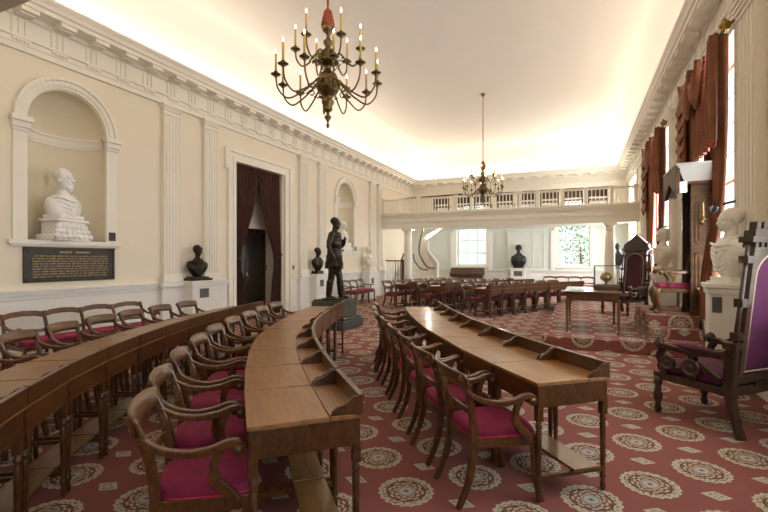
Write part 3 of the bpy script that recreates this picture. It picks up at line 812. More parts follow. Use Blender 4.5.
# niche bust 1: oversized, on a wide carved base
t = bust('marble_bust', 'large white marble bust of a bearded man in the arched niche above the plaque', (XL-.12, 4.46, ZSILL), R(-72), 'white_marble', 1.42, 1.0, turn=R(6), beard=True, drape=True)
mb = MB(); mb.box(-.36,.36,-.16,.20,0,.10); mb.box(-.27,.27,-.15,.17,.10,.31); mb.box(-.32,.32,-.16,.20,.30,.345); mb.box(-.24,.24,-.15,.17,.345,.42)
for k in range(7):
    for j in range(3): mb.ell(((-.33+k*.11)*(1-.10*j),.19-.02*j,.07+.075*j), (.062,.05,.05), 8)
mb.build('carved_base', 'white_marble', t, bevel=.02)
t = bust('marble_bust', 'white marble bust standing in the second arched niche behind the bronze statue', (XL-.10, 13.75, ZSILL), R(-95), 'white_marble', 1.3, .92, drape=True)
mb = MB(); mb.box(-.34,.34,-.16,.2,0,.14); mb.box(-.28,.28,-.14,.18,.14,.30); mb.build('carved_base', 'white_marble', t, bevel=.02)
# wall pedestal busts
def wall_pedestal(loc, rz, label, w=.42, h=1.06, d=.34, plq=(.17,.13,.84)):
    t = thing('pedestal', label, 'pedestal', loc, rz)
    mb = MB(); mb.box(-w/2,w/2,-d/2,d/2,0,h-.08); mb.box(-w/2-.02,w/2+.02,-d/2,d/2+.02,0,.16); mb.build('shaft', 'dado_paint', t, bevel=.004)
    mb = MB(); mb.box(-w/2-.02,w/2+.02,-d/2,d/2+.02,h-.12,h-.05); mb.box(-w/2-.045,w/2+.045,-d/2,d/2+.045,h-.05,h); mb.build('cap', 'dado_paint', t, bevel=.006)
    if plq: mb = MB(); mb.box(-plq[0]/2,plq[0]/2,d/2,d/2+.01,plq[2]-plq[1]/2,plq[2]+plq[1]/2); mb.build('label_plate', 'grey_label', t)
    return t
wall_pedestal((XL+.22, 6.92, 0), -PI/2, 'white pedestal with small grey plate under the dark bust by the curtained door', w=.62, plq=(.24,.19,.80))
bust('bronze_bust', 'dark bronze bust on the white pedestal between two pilasters left of the door', (XL+.22, 6.9, 1.06), R(-105), 'dark_bronze', 1.0, .62, turn=R(0), drape=True)
mb = MB(); mb.box(-.26,.26,-.16,.16,0,.05); mb.box(-.2,.2,-.12,.12,.05,.08); o = mb.build('bust_base', 'dark_bronze', None, .004, loc=(XL+.22, 6.9, 1.06), rot=(0,0,-PI/2)); tag(o, 'flat dark base slab under the bust left of the door', 'base')
wall_pedestal((XL+.22, 11.55, 0), -PI/2, 'white wall pedestal with small plate behind the bronze statue', w=.6, plq=(.2,.2,.78))
bust('bronze_bust', 'dark bronze bust against the left wall just behind the standing statue', (XL+.24, 11.55, 1.06), R(-100), 'dark_bronze', 1.05, .68)
wall_pedestal((XL+.24, 15.15, 0), -PI/2, 'white wall pedestal near the foot of the gallery stairs', w=.55, plq=(.18,.2,.7))
bust('marble_bust', 'white marble bust on the left wall next to the gallery column', (XL+.25, 15.15, 1.06), R(-95), 'cream_marble', 1.2, .80, drape=True, wig=True)
# bust in the middle of the far wall
wall_pedestal((-2.4, YN-.3, 0), PI, 'low white pedestal with dark plate between the two far windows', w=.62, h=1.12, plq=(.36,.22,.88))
bust('bronze_bust', 'dark bronze bust between the two windows of the far wall', (-2.4, YN-.3, 1.12), PI, 'black_bronze', 1.4, .86, coat=True, full=True)
# small bronze figure at far right
t = thing('pedestal', 'round white pedestal behind the carved throne at the far right', 'pedestal', (1.32, 17.6, 0))
mb = MB(); mb.lathe([(.2,0),(.2,.1),(.16,.14),(.155,1.06),(.19,1.10),(.19,1.15)], n=24); mb.build('shaft', 'white_marble', t)
bust('bronze_bust', 'dark bronze bust with slender base on the round white pedestal at far right', (1.32, 17.6, 1.15), R(150), 'black_bronze', 1.15, .78, socle='round', turn=R(30))
# right wall pedestals and busts
wall_pedestal((1.60, 6.36, 0), R(82), 'tall white pedestal behind the large purple throne carrying a marble head', w=.42, h=1.22, d=.36, plq=None)
o = bpy.data.objects[-1] if False else None
t = [x for x in bpy.data.objects if x.name.startswith('pedestal') and x.parent is None][-1]
mb = MB(); mb.box(-.235,-.222,-.05,.06,.72,1.0)
mb = MB(); mb.box(-.045,.045,-.006,.006,-.09,.09)
o = mb.build('label_plate', 'grey_label', t, .002); o.location = (.215,.0,.98); o.rotation_euler = (0,0,PI/2)
o.location = (-.215, .105, .98)
bust('marble_bust', 'white marble bust on the tall pedestal right behind the purple throne back', (1.655, 6.40, 1.22), R(112), 'white_marble', 1.2, .74, hair=True, drape=True)
wall_pedestal((1.62, 10.55, 0), R(90), 'white pedestal between the two draped windows beyond the canopied chair', w=.46, h=1.22, d=.36, plq=(.1,.2,1.0))
bust('marble_bust', 'white marble bust with shoulder drapery between the two draped windows', (1.60, 10.55, 1.22), R(110), 'cream_marble', 1.15, .78, wig=True, drape=True)

# bronze statue of a standing officer
pl = thing('stone_plinth', 'two-stepped dark green stone plinth under the bronze standing figure', 'plinth', (-4.95, 8.52, 0))
mb = MB(); mb.box(-.50,.50,-.46,.46,0,.20); mb.box(-.46,.46,-.42,.42,.20,.25); mb.build('lower_block', 'green_stone', pl, .02)
mb = MB(); mb.box(-.38,.38,-.34,.34,.25,.58); mb.box(-.36,.36,-.32,.32,.58,.62); mb.build('upper_block', 'green_stone', pl, .008)
sx, sy, sz = -4.95, 8.52, .62
stt = thing('bronze_statue', 'dark bronze standing officer in long coat holding a hat, on the green stone plinth', 'statue', (sx, sy, sz), R(-78), s=1.02)
b = MB()
head(b, (0,.03,1.66), 1.0, R(-8), True, True)
b.tube([(0,0,1.46),(0,.015,1.58)], [.065,.055], 12)
b.ell((0,0,1.38), (.20,.135,.12), 16); b.ell((0,.01,1.22), (.18,.15,.18), 16); b.ell((0,.0,1.05), (.16,.13,.13), 16)
# coat skirt
b.tube(curve([(0,0,1.08),(0,0,.95),(0,-.005,.80),(0,-.01,.66)]), [.165]*6+[.185]*6+[.205]*6+[.22], 18, sq=.85)
for q in (-1, 1):
    fy = .11 if q < 0 else -.10
    b.tube([(q*.085,0,.80),(q*.095,.02+fy*.6,.48),(q*.10,fy,.10)], [.10,.074,.058], 12)
    b.tube([(q*.098,.01+fy*.75,.40),(q*.10,fy,.08)], [.082,.064], 12)                    # boot shaft
    b.ell((q*.11,.055+fy,.035), (.052,.13,.042), 12)
    b.ell((q*.19,0,1.40), (.075,.075,.07), 12)
    b.bar([(q*.05,.12,1.46),(q*.06,.135,1.3),(q*.03,.135,1.05),(q*.03,.12,.75)], .015, .035, (1,.2,0))
    for k in range(7): b.ell((q*.055,.145-.003*k,1.36-k*.055), .012, 6)
# right arm (viewer's left) hangs, holding a hat; left arm bent with hand on sword hilt
b.tube(curve([(.21,0,1.40),(.27,-.03,1.2),(.285,-.02,1.1),(.27,.06,.92),(.25,.10,.84)]), [.066]*6+[.056]*6+[.05]*6+[.038]*6+[.03], 12)
b.tube(curve([(-.21,0,1.40),(-.27,-.02,1.24),(-.25,.04,1.14),(-.14,.17,1.22),(-.07,.20,1.30)]), [.066]*6+[.056]*6+[.05]*6+[.038]*6+[.03], 12)
fig = baked(b, 'figure', 'dark_bronze', stt, .013, 4)
# hands: palm + five fingers each
for (cx_, cy_, cz_, ax_) in ((.248,.12,.81,1), (-.055,.21,1.33,-1)):
    hb = MB(); hb.ell((cx_,cy_,cz_), (.03,.022,.038), 10)
    for k in range(4):
        x0 = cx_-.022+k*.0145; l = (.055,.064,.06,.05)[k]
        hb.tube([(x0,cy_+.01,cz_-.02),(x0,cy_+.022,cz_-.02-l*.5),(x0,cy_+.004,cz_-.02-l)], [.0085,.008,.006], 6)
    hb.tube([(cx_+ax_*.02,cy_+.01,cz_+.015),(cx_+ax_*.042,cy_+.02,cz_-.012),(cx_+ax_*.036,cy_+.03,cz_-.035)], [.010,.009,.007], 6)
    hb.build('hand', 'dark_bronze', stt)
mb = MB(); M = TR(.30,.12,.74,R(-20)) @ Matrix.Rotation(R(75), 4, 'Y'); mb.lathe([(.0,.10),(.05,.105),(.085,.09),(.095,.02),(.10,0),(.19,-.012),(.195,-.004),(.19,.004),(.10,.012)], (0,0,0), 20, M); mb.build('hat', 'dark_bronze', stt)
mb = MB(); mb.tube([(-.20,.08,1.0),(-.25,-.16,.22)], [.017,.012], 8); mb.tube([(-.15,.11,1.0),(-.25,.07,.99)], .014, 8); mb.tube([(-.20,.08,1.0),(-.17,.15,1.08)], .015, 8); mb.build('sword', 'dark_bronze', stt)
mb = MB(); mb.tube([(.15*math.cos(a)*1.03, .115*math.sin(a)*1.05+.0, 1.06) for a in [2*PI*k/20 for k in range(21)]], .018, 8, sq=1.6); mb.build('belt', 'dark_bronze', stt)
mb = MB(); mb.box(-.26,.26,-.2,.24,-.0,.03); mb.build('base_slab', 'dark_bronze', stt, .005)

# ================================================================== PLAQUE
pq = thing('wall_plaque', 'wide dark bronze plaque filled with raised lines of lettering below the first niche', 'plaque', (XL+.005, 4.52, 1.42), PI/2)
W_, H_ = 1.40, .54
mb = MB(); mb.box(-W_/2,W_/2,-.02,0,-H_/2,H_/2); mb.build('backplate', 'plaque_bronze', pq)
mb = MB()
for (a,b_,c,d_) in ((-W_/2,W_/2,H_/2-.035,H_/2),(-W_/2,W_/2,-H_/2,-H_/2+.035),(-W_/2,-W_/2+.035,-H_/2,H_/2),(W_/2-.035,W_/2,-H_/2,H_/2)): mb.box(a,b_,-.032,-.018,c,d_)
mb.build('border', 'plaque_bronze', pq, .004)
for sx_ in (-1,1):
    for sz_ in (-1,1):
        mb = MB(); mb.ell((sx_*(W_/2-.07),-.024,sz_*(H_/2-.06)), (.028,.01,.028), 10); mb.build('rosette', 'plaque_bronze', pq)
mb = MB(); rnd = random.Random(3)
for (a, b_) in ((-.20,-.02),(.04,.26)):
    x = a
    while x < b_: w = .014; mb.box(x, x+w, -.026, -.018, H_/2-.09, H_/2-.058); x += .021
mb.build('heading_lettering', 'plaque_letters', pq)
for k in range(9):
    mb = MB(); z = H_/2-.135-k*.040; x = -.58 + (0 if k else .03)
    while x < .57:
        nl = rnd.randint(2, 8)
        for q in range(nl):
            if x > .57: break
            mb.box(x, x+.0095, -.025, -.018, z-.011, z+(.011 if rnd.random() < .3 else .006)); x += .0145
        x += .016
    mb.build('lettering_line', 'plaque_letters', pq)
mb = MB(); mb.box(-.06,.06,0,.012,-.075,.075); o = mb.build('niche_label', 'plaque_bronze', None, .003, loc=(XL+.035, 5.17, 1.90), rot=(0,0,-PI/2)); tag(o, 'small dark plate at the right foot of the first niche', 'plaque')
mb = MB(); mb.box(-.05,.05,0,.012,-.07,.07); o = mb.build('niche_label', 'plaque_bronze', None, .003, loc=(XL+.035, 14.46, 1.90), rot=(0,0,-PI/2)); tag(o, 'small dark plate at the right foot of the second niche', 'plaque')
mb = MB(); mb.box(-.04,.04,0,.012,-.06,.06); o = mb.build('light_switch', 'grey_label', None, .003, loc=(XL, 10.62, 1.27), rot=(0,0,-PI/2)); tag(o, 'small grey switch plate right of the curtained door', 'switch')

# ================================================================== CURTAINS
def cloth(mb, L, Rr, pleats, amp, nrm, n=None, th=.012, wob=0.0):
    """sheet between the two edge polylines L and Rr (same length), pleats along nrm"""
    L = curve(L, 5); Rr = curve(Rr, 5); nrm = Vector(nrm); n = n or pleats*8; rows = []; rows2 = []
    for i, (a, b) in enumerate(zip(L, Rr)):
        ra = []; rb = []
        for k in range(n+1):
            u = k/n; p = a.lerp(b, u); off = math.sin(u*pleats*2*PI+wob*i*.15)*amp+.3*amp*math.sin(u*pleats*5.1+i*.2)
            ra.append(p+nrm*off); rb.append(p+nrm*(off-th))
        rows.append(ra); rows2.append(rb)
    mb.grid(rows); mb.grid(rows2)
    for rs in ((rows[0], rows2[0]), (rows[-1], rows2[-1])): mb.grid([rs[0], rs[1]], False)
    mb.grid([[r[0] for r in rows], [r[0] for r in rows2]], False); mb.grid([[r[-1] for r in rows], [r[-1] for r in rows2]], False)
# door curtains
xc = XL-.10
t = thing('door_curtain', 'dark brown curtain panel on the left side of the tall doorway, tied back', 'curtain', (0,0,0), 0, 'door curtains')
mb = MB(); cloth(mb, [(xc,8.28,3.85),(xc,8.28,2.6),(xc,8.28,1.55),(xc,8.28,.8),(xc,8.28,.02)], [(xc,9.28,3.85),(xc,8.98,2.6),(xc,8.52,1.55),(xc,8.72,.8),(xc,8.85,.02)], 8, .035, (1,0,0)); mb.build('panel', 'brown_drape', t)
mb = MB(); mb.tube([(xc+.06,8.26,1.62),(xc+.07,8.4,1.5),(xc+.06,8.56,1.58)], .022, 8); mb.build('tieback', 'brown_drape', t)
t = thing('door_curtain', 'dark brown curtain panel on the right side of the tall doorway, tied back', 'curtain', (0,0,0), 0, 'door curtains')
mb = MB(); cloth(mb, [(xc,9.18,3.85),(xc,9.45,2.6),(xc,9.88,1.6),(xc,9.78,.8),(xc,9.70,.02)], [(xc,10.15,3.85),(xc,10.15,2.6),(xc,10.15,1.6),(xc,10.15,.8),(xc,10.15,.02)], 8, .035, (1,0,0)); mb.build('panel', 'brown_drape', t)
mb = MB(); mb.tube([(xc+.06,9.86,1.6),(xc+.07,10.0,1.55),(xc+.06,10.16,1.65)], .022, 8); mb.build('tieback', 'brown_drape', t)

def drapery(y0, y1, which, booth=False):
    x = XR-.13; zt = 4.42
    t = thing('curtain_rod', 'dark rod with gilt rosette ends above the %s window' % which, 'curtain rod', (0,0,0))
    mb = MB(); mb.tube([(x,y0,zt+.06),(x,y1,zt+.06)], .03, 10); mb.build('rod', 'rod_iron', t)
    for yy in (y0-.02, y1+.02):
        mb = MB(); mb.ell((x,yy,zt+.08), (.05,.05,.07), 10)
        for k in range(8): mb.ell((x-.03, yy+.06*math.cos(k*PI/4), zt+.08+.06*math.sin(k*PI/4)), (.025,.035,.035), 8)
        mb.ell((x-.06,yy,zt+.08), .03, 8); mb.tube([(x,yy,zt+.06),(XR-.02,yy,zt+.16)], .02, 8); mb.build('rosette', 'gilt', t)
    xs = x-.02
    d = thing('swag_curtain', 'rust brown draped curtain with jabots and swag hanging at the %s window' % which, 'curtain', (0,0,0))
    # long near panel, tied back
    mb = MB(); cloth(mb, [(xs,y0+.02,zt),(xs,y0+.02,3.4),(xs,y0+.05,2.7),(xs,y0+.13,2.2),(xs,y0+.32,1.7),(xs,y0+.50,1.2),(xs,y0+.58,.62)],
                         [(xs,y0+.34,zt),(xs,y0+.36,3.4),(xs,y0+.38,2.7),(xs,y0+.27,2.2),(xs,y0+.62,1.7),(xs,y0+.92,1.2),(xs,y0+1.0,.62)], 4, .045, (1,0,0)); mb.build('near_panel', 'rust_drape', d)
    mb = MB(); mb.tube([(xs-.06,y0+.1,2.18),(xs-.07,y0+.2,2.14),(xs-.06,y0+.3,2.2)], .03, 8); mb.tube([(xs,y0+.05,2.22),(XR,y0-.1,2.25)], .018, 8); mb.build('tieback', 'rod_iron', d)
    # near jabot (outer layer) with stepped fringed edge
    mb = MB(); xj = xs-.10
    cloth(mb, [(xj,y0+.0,zt+.02),(xj,y0-.0,3.9),(xj,y0-.02,3.4),(xj,y0-.04,3.02)], [(xj,y0+.24,zt+.02),(xj,y0+.36,3.9),(xj,y0+.42,3.5),(xj,y0+.42,3.2)], 3, .035, (1,0,0)); mb.build('near_jabot', 'rust_drape', d)
    mb = MB()
    for k in range(26):
        u = k/25; mb.ell((xj-.02, y0-.04+.54*u, 3.02+.18*u-.03+.02*math.sin(k*1.7)), (.03,.025,.05), 6)
    for k in range(22): u = k/21; mb.ell((xj-.02, y0+.44+.10*u, 4.3-1.1*u), (.028,.03,.035), 6)
    mb.build('near_fringe', 'rust_fringe', d)
    # swags
    mb = MB()
    for j, (a, b, dp) in enumerate(((y0+.72, y1-.8, .58), (y0+1.1, y1-.3, .62))):
        rows_ = []
        for i in range(9):
            v = i/8; rows_.append([(xj-.02-.05*math.sin(v*PI)-.02*math.sin(v*18)-.02*j, a+(b-a)*k/16, zt-.02+.03*0-(.06+dp*v)*math.sin(PI*k/16)**.8) for k in range(17)])
        mb.grid(rows_); mb.grid([[(p[0]+.015, p[1], p[2]) for p in r_] for r_ in rows_])
    mb.build('swag', 'rust_drape', d)
    # far cascade jabot: zigzag tiers
    mb = MB(); yj = y1-.42; st = .22 if booth else .30
    for k in range(5):
        z1 = zt-.05-k*st
        mb.add([(xj,yj+.08,z1),(xj,y1+.02,z1+.02),(xj-.05,y1+.06,z1-.30),(xj-.06,yj+.30-.03*k,z1-.46),(xj-.02,yj+.06,z1-.38),
                (xj+.02,yj+.08,z1),(xj+.02,y1+.02,z1+.02),(xj-.02,y1+.06,z1-.30),(xj-.02,yj+.30-.03*k,z1-.46),(xj+.02,yj+.06,z1-.38)],
               [(0,1,2,3,4),(9,8,7,6,5),(0,5,6,1),(1,6,7,2),(2,7,8,3),(3,8,9,4),(4,9,5,0)])
        for q in range(7): u = q/6; mb.ell((xj-.04, y1+.06+(yj+.30-.03*k-y1-.06)*u, z1-.32-.16*u), (.025,.03,.03), 6)
    mb.build('far_jabot', 'rust_drape', d)
    xf = XR+.14 if booth else xs
    mb = MB(); cloth(mb, [(xf,y1-.95,zt),(xf,y1-.92,3.2),(xf,y1-.75,2.3),(xf,y1-.6,1.5),(xf,y1-.6,.99)], [(xf,y1,zt),(xf,y1,3.2),(xf,y1,2.3),(xf,y1-.1,1.5),(xf,y1-.2,.99)], 6, .04, (1,0,0))
    mb.build('far_panel', 'rust_drape', d)
    if booth:
        mb = MB(); cloth(mb, [(xs,y0+.82,zt-.12),(xs,y0+.80,3.9),(xs,y0+.76,3.5),(xs,y0+.74,3.07)], [(xs,y1,zt),(xs,y1,3.9),(xs,y1,3.5),(xs,y1,3.07)], 6, .035, (1,0,0)); mb.build('gathered_panel', 'rust_drape', d)
    # crinkled red fringe strips at the meeting edge
    mb = MB()
    for k in range(60): z = 4.1-(1.0 if booth else 2.2)*k/59; mb.ell((xs-.03, y0+.66+.05*math.sin(k*1.9)+.02*k/60, z), (.02,.045,.03), 6)
    o = mb.build('red_fringe', 'red_sheer', d); o['label'] = 'crinkled bright red fringe'
drapery(6.95, 9.05, 'nearer right-hand', True)
drapery(11.35, 13.6, 'farther right-hand')

# ================================================================== THRONES
def throne(name, label, loc, rz, vel, group=None, gable=True):
    t = thing(name, label, 'throne', loc, rz)
    W = 'dark_oak'
    for s_ in (-1, 1):
        mb = MB(); mb.lathe([(.022,0),(.03,.02),(.034,.05),(.022,.075),(.028,.10),(.042,.14),(.045,.19),(.028,.215),(.036,.23),(.025,.25),(.04,.29),(.04,.36)], (s_*.34,.33,0), 14); mb.build('front_leg', W, t)
        mb = MB(); mb.bar(curve([(s_*.34,-.40,0),(s_*.34,-.35,.18),(s_*.34,-.32,.34),(s_*.34,-.32,.52),(s_*.34,-.34,.80)]), [.055]*6+[.07]*6+[.085]*6+[.09]*7, .075, (1,0,0)); mb.box(s_*.34-.05,s_*.34+.05,-.39,-.28,.74,.80); mb.build('rear_leg', W, t, .004)
        # arm with scroll rosette, padded top
        mb = MB(); mb.bar(curve([(s_*.36,-.30,.70),(s_*.37,-.1,.66),(s_*.375,.12,.66),(s_*.375,.27,.68)]), .05, .07, (1,0,0)); mb.ell((s_*.375,.29,.69), (.045,.05,.06), 10)
        mb.bar(curve([(s_*.37,.25,.66),(s_*.37,.29,.56),(s_*.37,.24,.47),(s_*.36,.27,.38)]), .06, .05, (1,0,0)); mb.bar(curve([(s_*.365,-.25,.46),(s_*.365,-.08,.56),(s_*.365,.1,.47),(s_*.365,.24,.52)]), .045, .045, (1,0,0))
        mb.bar([(s_*.365,-.02,.66),(s_*.365,-.02,.42)], .07, .045, (1,0,0)); ar = mb.build('arm', W, t)
        mb = MB(); mb.ell((s_*.375,-.06,.70), (.035,.20,.025), 12); mb.build('arm_pad', vel, ar)
        for yy, r_ in ((.20,.065), (-.02,.08)):
            M = Matrix.Translation((s_*.385, yy, .52)) @ Matrix.Rotation(PI/2, 4, 'Y')
            mb = MB(); mb.lathe([(0,-.02),(r_*.3,-.022),(r_*.45,-.012),(r_*.75,-.012),(r_*.8,-.022),(r_,-.02),(r_,.02),(r_*.8,.022),(r_*.75,.012),(r_*.45,.012),(r_*.3,.022),(0,.02)], (0,0,0), 16, M); mb.build('rosette', W, ar)
        # outer colonnette and back stile
        def Q(x, z, dy=0): return (x, -.33-(z-.55)*.11+dy, z)
        mb = MB(); mb.tube([Q(s_*.355,.78,-.01),Q(s_*.355,1.0,-.01),Q(s_*.35,1.62,-.01)], [.022,.019,.016], 10)
        for z, r_, hh in ((.86,.034,.03),(1.14,.034,.035),(1.50,.036,.03)): c_ = Q(s_*.353, z, -.01); mb.box(c_[0]-r_, c_[0]+r_, c_[1]-r_, c_[1]+r_, z-hh, z+hh)
        for z in (1.14, 1.5):
            c_ = Q(s_*.32, z); mb.box(min(s_*.28,s_*.35), max(s_*.28,s_*.35), c_[1]-.015, c_[1]+.015, z-.02, z+.02)
        mb.build('colonnette', W, t)
        mb = MB(); mb.bar([Q(s_*.265,.50),Q(s_*.265,1.0),Q(s_*.262,1.66)], .05, .05, (1,0,0)); mb.build('back_stile', W, t)
    def Q(x, z, dy=0): return (x, -.33-(z-.55)*.11+dy, z)
    sh = Matrix(((1,0,0,0),(0,1,-.11,.0605-.33),(0,0,1,0),(0,0,0,1)))
    mb = MB(); mb.box(-.30,.30,-.03,.03,.44,.52,sh); mb.box(-.36,.36,-.03,.03,.34,.42,sh); mb.box(-.06,.06,-.04,.04,.40,.46,sh); mb.build('lower_rail', W, t, .004)
    # upholstered back panel, arched
    n = 12; arch = [(-.225,.545),(.225,.545)]+[(.225*math.cos(PI*k/n), 1.36+.19*math.sin(PI*k/n)) for k in range(n+1)]
    mb = MB(); mb.prism(arch, -.018, .018, 'y', sh); mb.prism([(x*.86, .62+(z-.545)*.90) for x, z in arch], .0, .05, 'y', sh); pn = mb.build('back_panel', vel, t, .01)
    mb = MB(); pts = [Vector((x,0,z)) for x, z in arch]; pts.append(pts[0])
    for dy in (-.026, .026): mb.tube([sh @ (p+Vector((0,dy,0))) for p in pts], .0075, 6)
    mb.build('braid', 'gimp_braid', pn)
    # spandrel board above the arch
    mb = MB(); hb = [(-.29,1.68),(-.29,1.30),(-.235,1.36)]+[(-.235*math.cos(PI*k/n), 1.36+.20*math.sin(PI*k/n)) for k in range(1, n)]+[(.235,1.36),(.29,1.30),(.29,1.68)]
    for k in range(n):
        x0, x1 = -.235*math.cos(PI*k/n), -.235*math.cos(PI*(k+1)/n); z0, z1 = 1.36+.20*math.sin(PI*k/n), 1.36+.20*math.sin(PI*(k+1)/n)
        mb.prism([(x0,z0),(x1,z1),(x1,1.68),(x0,1.68)], -.03, .03, 'y', sh)
    mb.box(-.29,-.235,-.03,.03,.52,1.68,sh); mb.box(.235,.29,-.03,.03,.52,1.68,sh); mb.build('spandrel_board', 'polished_dark_oak' if not gable else W, t)
    mb = MB(); mb.box(-.37,.37,-.055,.055,1.64,1.69,sh); mb.box(-.33,.33,-.045,.045,1.69,1.74,sh)
    for k in range(9): x = -.30+k*.075; mb.box(x-.02, x+.02, -.05,.05,1.60,1.64,sh)
    mb.build('cornice', W, t, .004)
    # crest: gable with finial, side knobs
    if not gable:
        mb = MB(); mb.box(-.30,.30,-.03,.03,1.73,1.755,sh)
        for k in range(-3,4): mb.box(k*.09-.026,k*.09+.026,-.03,.03,1.75,1.81,sh)
        mb.prism([(-.05,1.80),(.05,1.80),(.03,1.85),(-.03,1.85)],-.025,.025,'y',sh); mb.build('crest', W, t, .004)
    mb = MB(); mb.prism([(-.33,1.73),(.33,1.73),(.30,1.80),(.16,1.78),(.06,1.88),(0,1.92),(-.06,1.88),(-.16,1.78),(-.30,1.80)], -.03, .03, 'y', sh)
    for k in (-3,-2,2,3): mb.ell(tuple(sh @ Vector((k*.1,0,1.80))), (.028,.02,.04), 8)
    mb.lathe([(.02,0),(.035,.03),(.012,.06),(.022,.085),(0,.13)], tuple(sh @ Vector((0,0,1.90))), 10)
    if gable: mb.build('crest', W, t)
    # seat
    mb = MB(); mb.box(-.36,.36,-.33,.37,.33,.40); mb.box(-.33,.33,.36,.38,.31,.35); mb.build('seat_frame', W, t, .008)
    mb = MB(); mb.box(-.34,.34,-.30,.36,.40,.50); mb.build('seat', vel, t, .035)
    return t
throne('carved_throne', 'tall dark carved throne with purple velvet at the right edge, seen from behind', (1.20, 5.06, 0), R(45), 'purple_velvet', gable=False)
throne('carved_throne', 'tall dark carved throne with wine red back standing on the dais', (1.02, 11.95, .20), R(138), 'wine_velvet')
bpy.data.objects['carved_throne.001'].scale = (.98, .98, .93)
th2 = bpy.data.objects['carved_throne.001']
mb = MB(); mb.prism([(-.34,1.70),(.34,1.70),(.31,1.80),(.10,1.97),(0,2.06),(-.10,1.97),(-.31,1.80)], -.05, .05, 'y', Matrix(((1,0,0,0),(0,1,-.11,.0605-.33),(0,0,1,0),(0,0,0,1)))); mb.build('gable_hood', 'dark_oak', th2, .01)

# canopied speaker's seat housing
cp = thing('canopied_booth', 'tall panelled wooden booth with projecting gabled canopy before the near right window', 'booth', (0,0,.585))
def panelled(x0, x1, y, z0, z1):
    mb = MB(); mb.box(x0, x1, y, y+.05, z0, z1)
    for (a, b_) in ((.12, 1.02), (1.18, z1-.35)):
        w = .035
        for yy in (y-.014, y+.05):
            mb.box(x0+.05, x0+.05+w*.6, yy, yy+.014, a, b_); mb.box(x1-.05-w*.6, x1-.05, yy, yy+.014, a, b_); mb.box(x0+.05, x1-.05, yy, yy+.014, a, a+w*.6); mb.box(x0+.05, x1-.05, yy, yy+.014, b_-w*.6, b_)
            mb.box(x0+.10, x1-.10, yy+.002, yy+.012, a+.06, b_-.06)
    mb.box(x0-.015, x1, y-.02, y+.06, 0, .09); mb.box(x0-.01, x1, y-.015, y+.055, z1-.25, z1-.21)
    return mb
panelled(1.69, 1.97, 8.55, 0, 2.20).build('side_panel', 'brown_oak', cp, .003)
panelled(1.69, 1.97, 9.20, 0, 2.20).build('side_panel', 'dark_oak', cp, .003)  # far panel in darker oak: the shade on it is put into the colour
mb = MB(); mb.box(1.93,1.97,8.6,9.2,0,2.2); mb.build('back_panel', 'dark_oak', cp)
mb = MB(); 
mb.box(1.60, 1.97, 8.50, 9.30, 2.14, 2.20); mb.build('canopy_frieze', 'brown_oak', cp, .004)
mb = MB(); mb.add([(1.58,8.48,2.18),(2.0,8.48,2.18),(2.0,9.32,2.18),(1.58,9.32,2.18),(1.46,8.34,2.42),(2.0,8.34,2.42),(2.0,9.46,2.42),(1.46,9.46,2.42)], [(3,2,1,0),(4,5,6,7),(0,1,5,4),(1,2,6,5),(2,3,7,6),(3,0,4,7)])
mb.box(1.44, 2.0, 8.32, 9.48, 2.42, 2.455); mb.build('canopy_cornice', 'canopy_pale_sheen', cp, .004)
mb = MB(); mb.prism([(8.36,1.98),(8.46,1.98),(8.9,2.2),(9.34,1.98),(9.44,1.98),(9.44,2.40),(8.36,2.40)], 1.44, 1.50, 'x'); mb.build('pediment', 'brown_oak', cp, .004)
mb = MB(); mb.box(1.50, 1.62, 8.46, 8.52, 2.0, 2.18); mb.box(1.50, 1.62, 9.28, 9.34, 2.0, 2.18); mb.build('bracket', 'dado_paint', cp, .01)  # pale paint stands for the highlight on the moulding under the canopy
# sconce on the near side
scn = thing('candle_sconce', 'small brass sconce with a single candle on the booth side panel', 'sconce', (1.83, 8.53, 2.18))
mb = MB(); mb.ell((0,0,-.08), (.028,.012,.032), 12); mb.tube(curve([(0,-.01,-.09),(0,-.05,-.12),(0,-.09,-.09),(0,-.09,-.05)]), .009, 8); mb.lathe([(0,-.05),(.035,-.045),(.05,-.03),(.02,-.03),(.02,0),(0,0)], (0,-.09,0), 12); mb.build('bracket', 'gilt', scn)
mb = MB(); mb.lathe([(.010,-.02),(.010,.22),(.003,.23)], (0,-.09,0), 10); mb.build('candle', 'candle_wax', scn)

# carved armchair in front of the booth
ac = thing('cabriole_armchair', 'old armchair with cabriole legs and crimson seat on top of the carpeted steps', 'chair', (1.50, 8.92, .585), PI/2)
for s_ in (-1, 1):
    mb = MB(); mb.tube(curve([(s_*.25,.24,.42),(s_*.275,.275,.34),(s_*.265,.26,.2),(s_*.25,.235,.08),(s_*.26,.27,.02)]), [.05]*5+[.048]*5+[.036]*5+[.026]*5+[.024]*4+[.03], 10); mb.ell((s_*.26,.28,.025), (.035,.045,.025), 10); mb.build('cabriole_leg', 'honey_wood', ac)
    mb = MB(); mb.bar(curve([(s_*.22,-.22,.42),(s_*.22,-.23,.2),(s_*.22,-.27,0)]), .04, .04, (1,0,0)); mb.build('rear_leg', 'honey_wood', ac)
    mb = MB(); mb.bar(curve([(s_*.24,-.24,.72),(s_*.29,-.05,.70),(s_*.31,.13,.72),(s_*.31,.20,.71),(s_*.31,.235,.68)]), .045, .06, (1,0,0)); mb.ell((s_*.31,.22,.70), (.04,.045,.045), 10)
    mb.bar(curve([(s_*.30,.12,.70),(s_*.28,.04,.58),(s_*.26,.10,.46)]), .04, .035, (1,0,0)); mb.build('arm', 'honey_wood', ac)
    mb = MB(); mb.bar(curve([(s_*.22,-.22,.42),(s_*.22,-.24,.7),(s_*.20,-.30,1.0)]), .04, .04, (1,0,0)); mb.build('back_stile', 'honey_wood', ac)
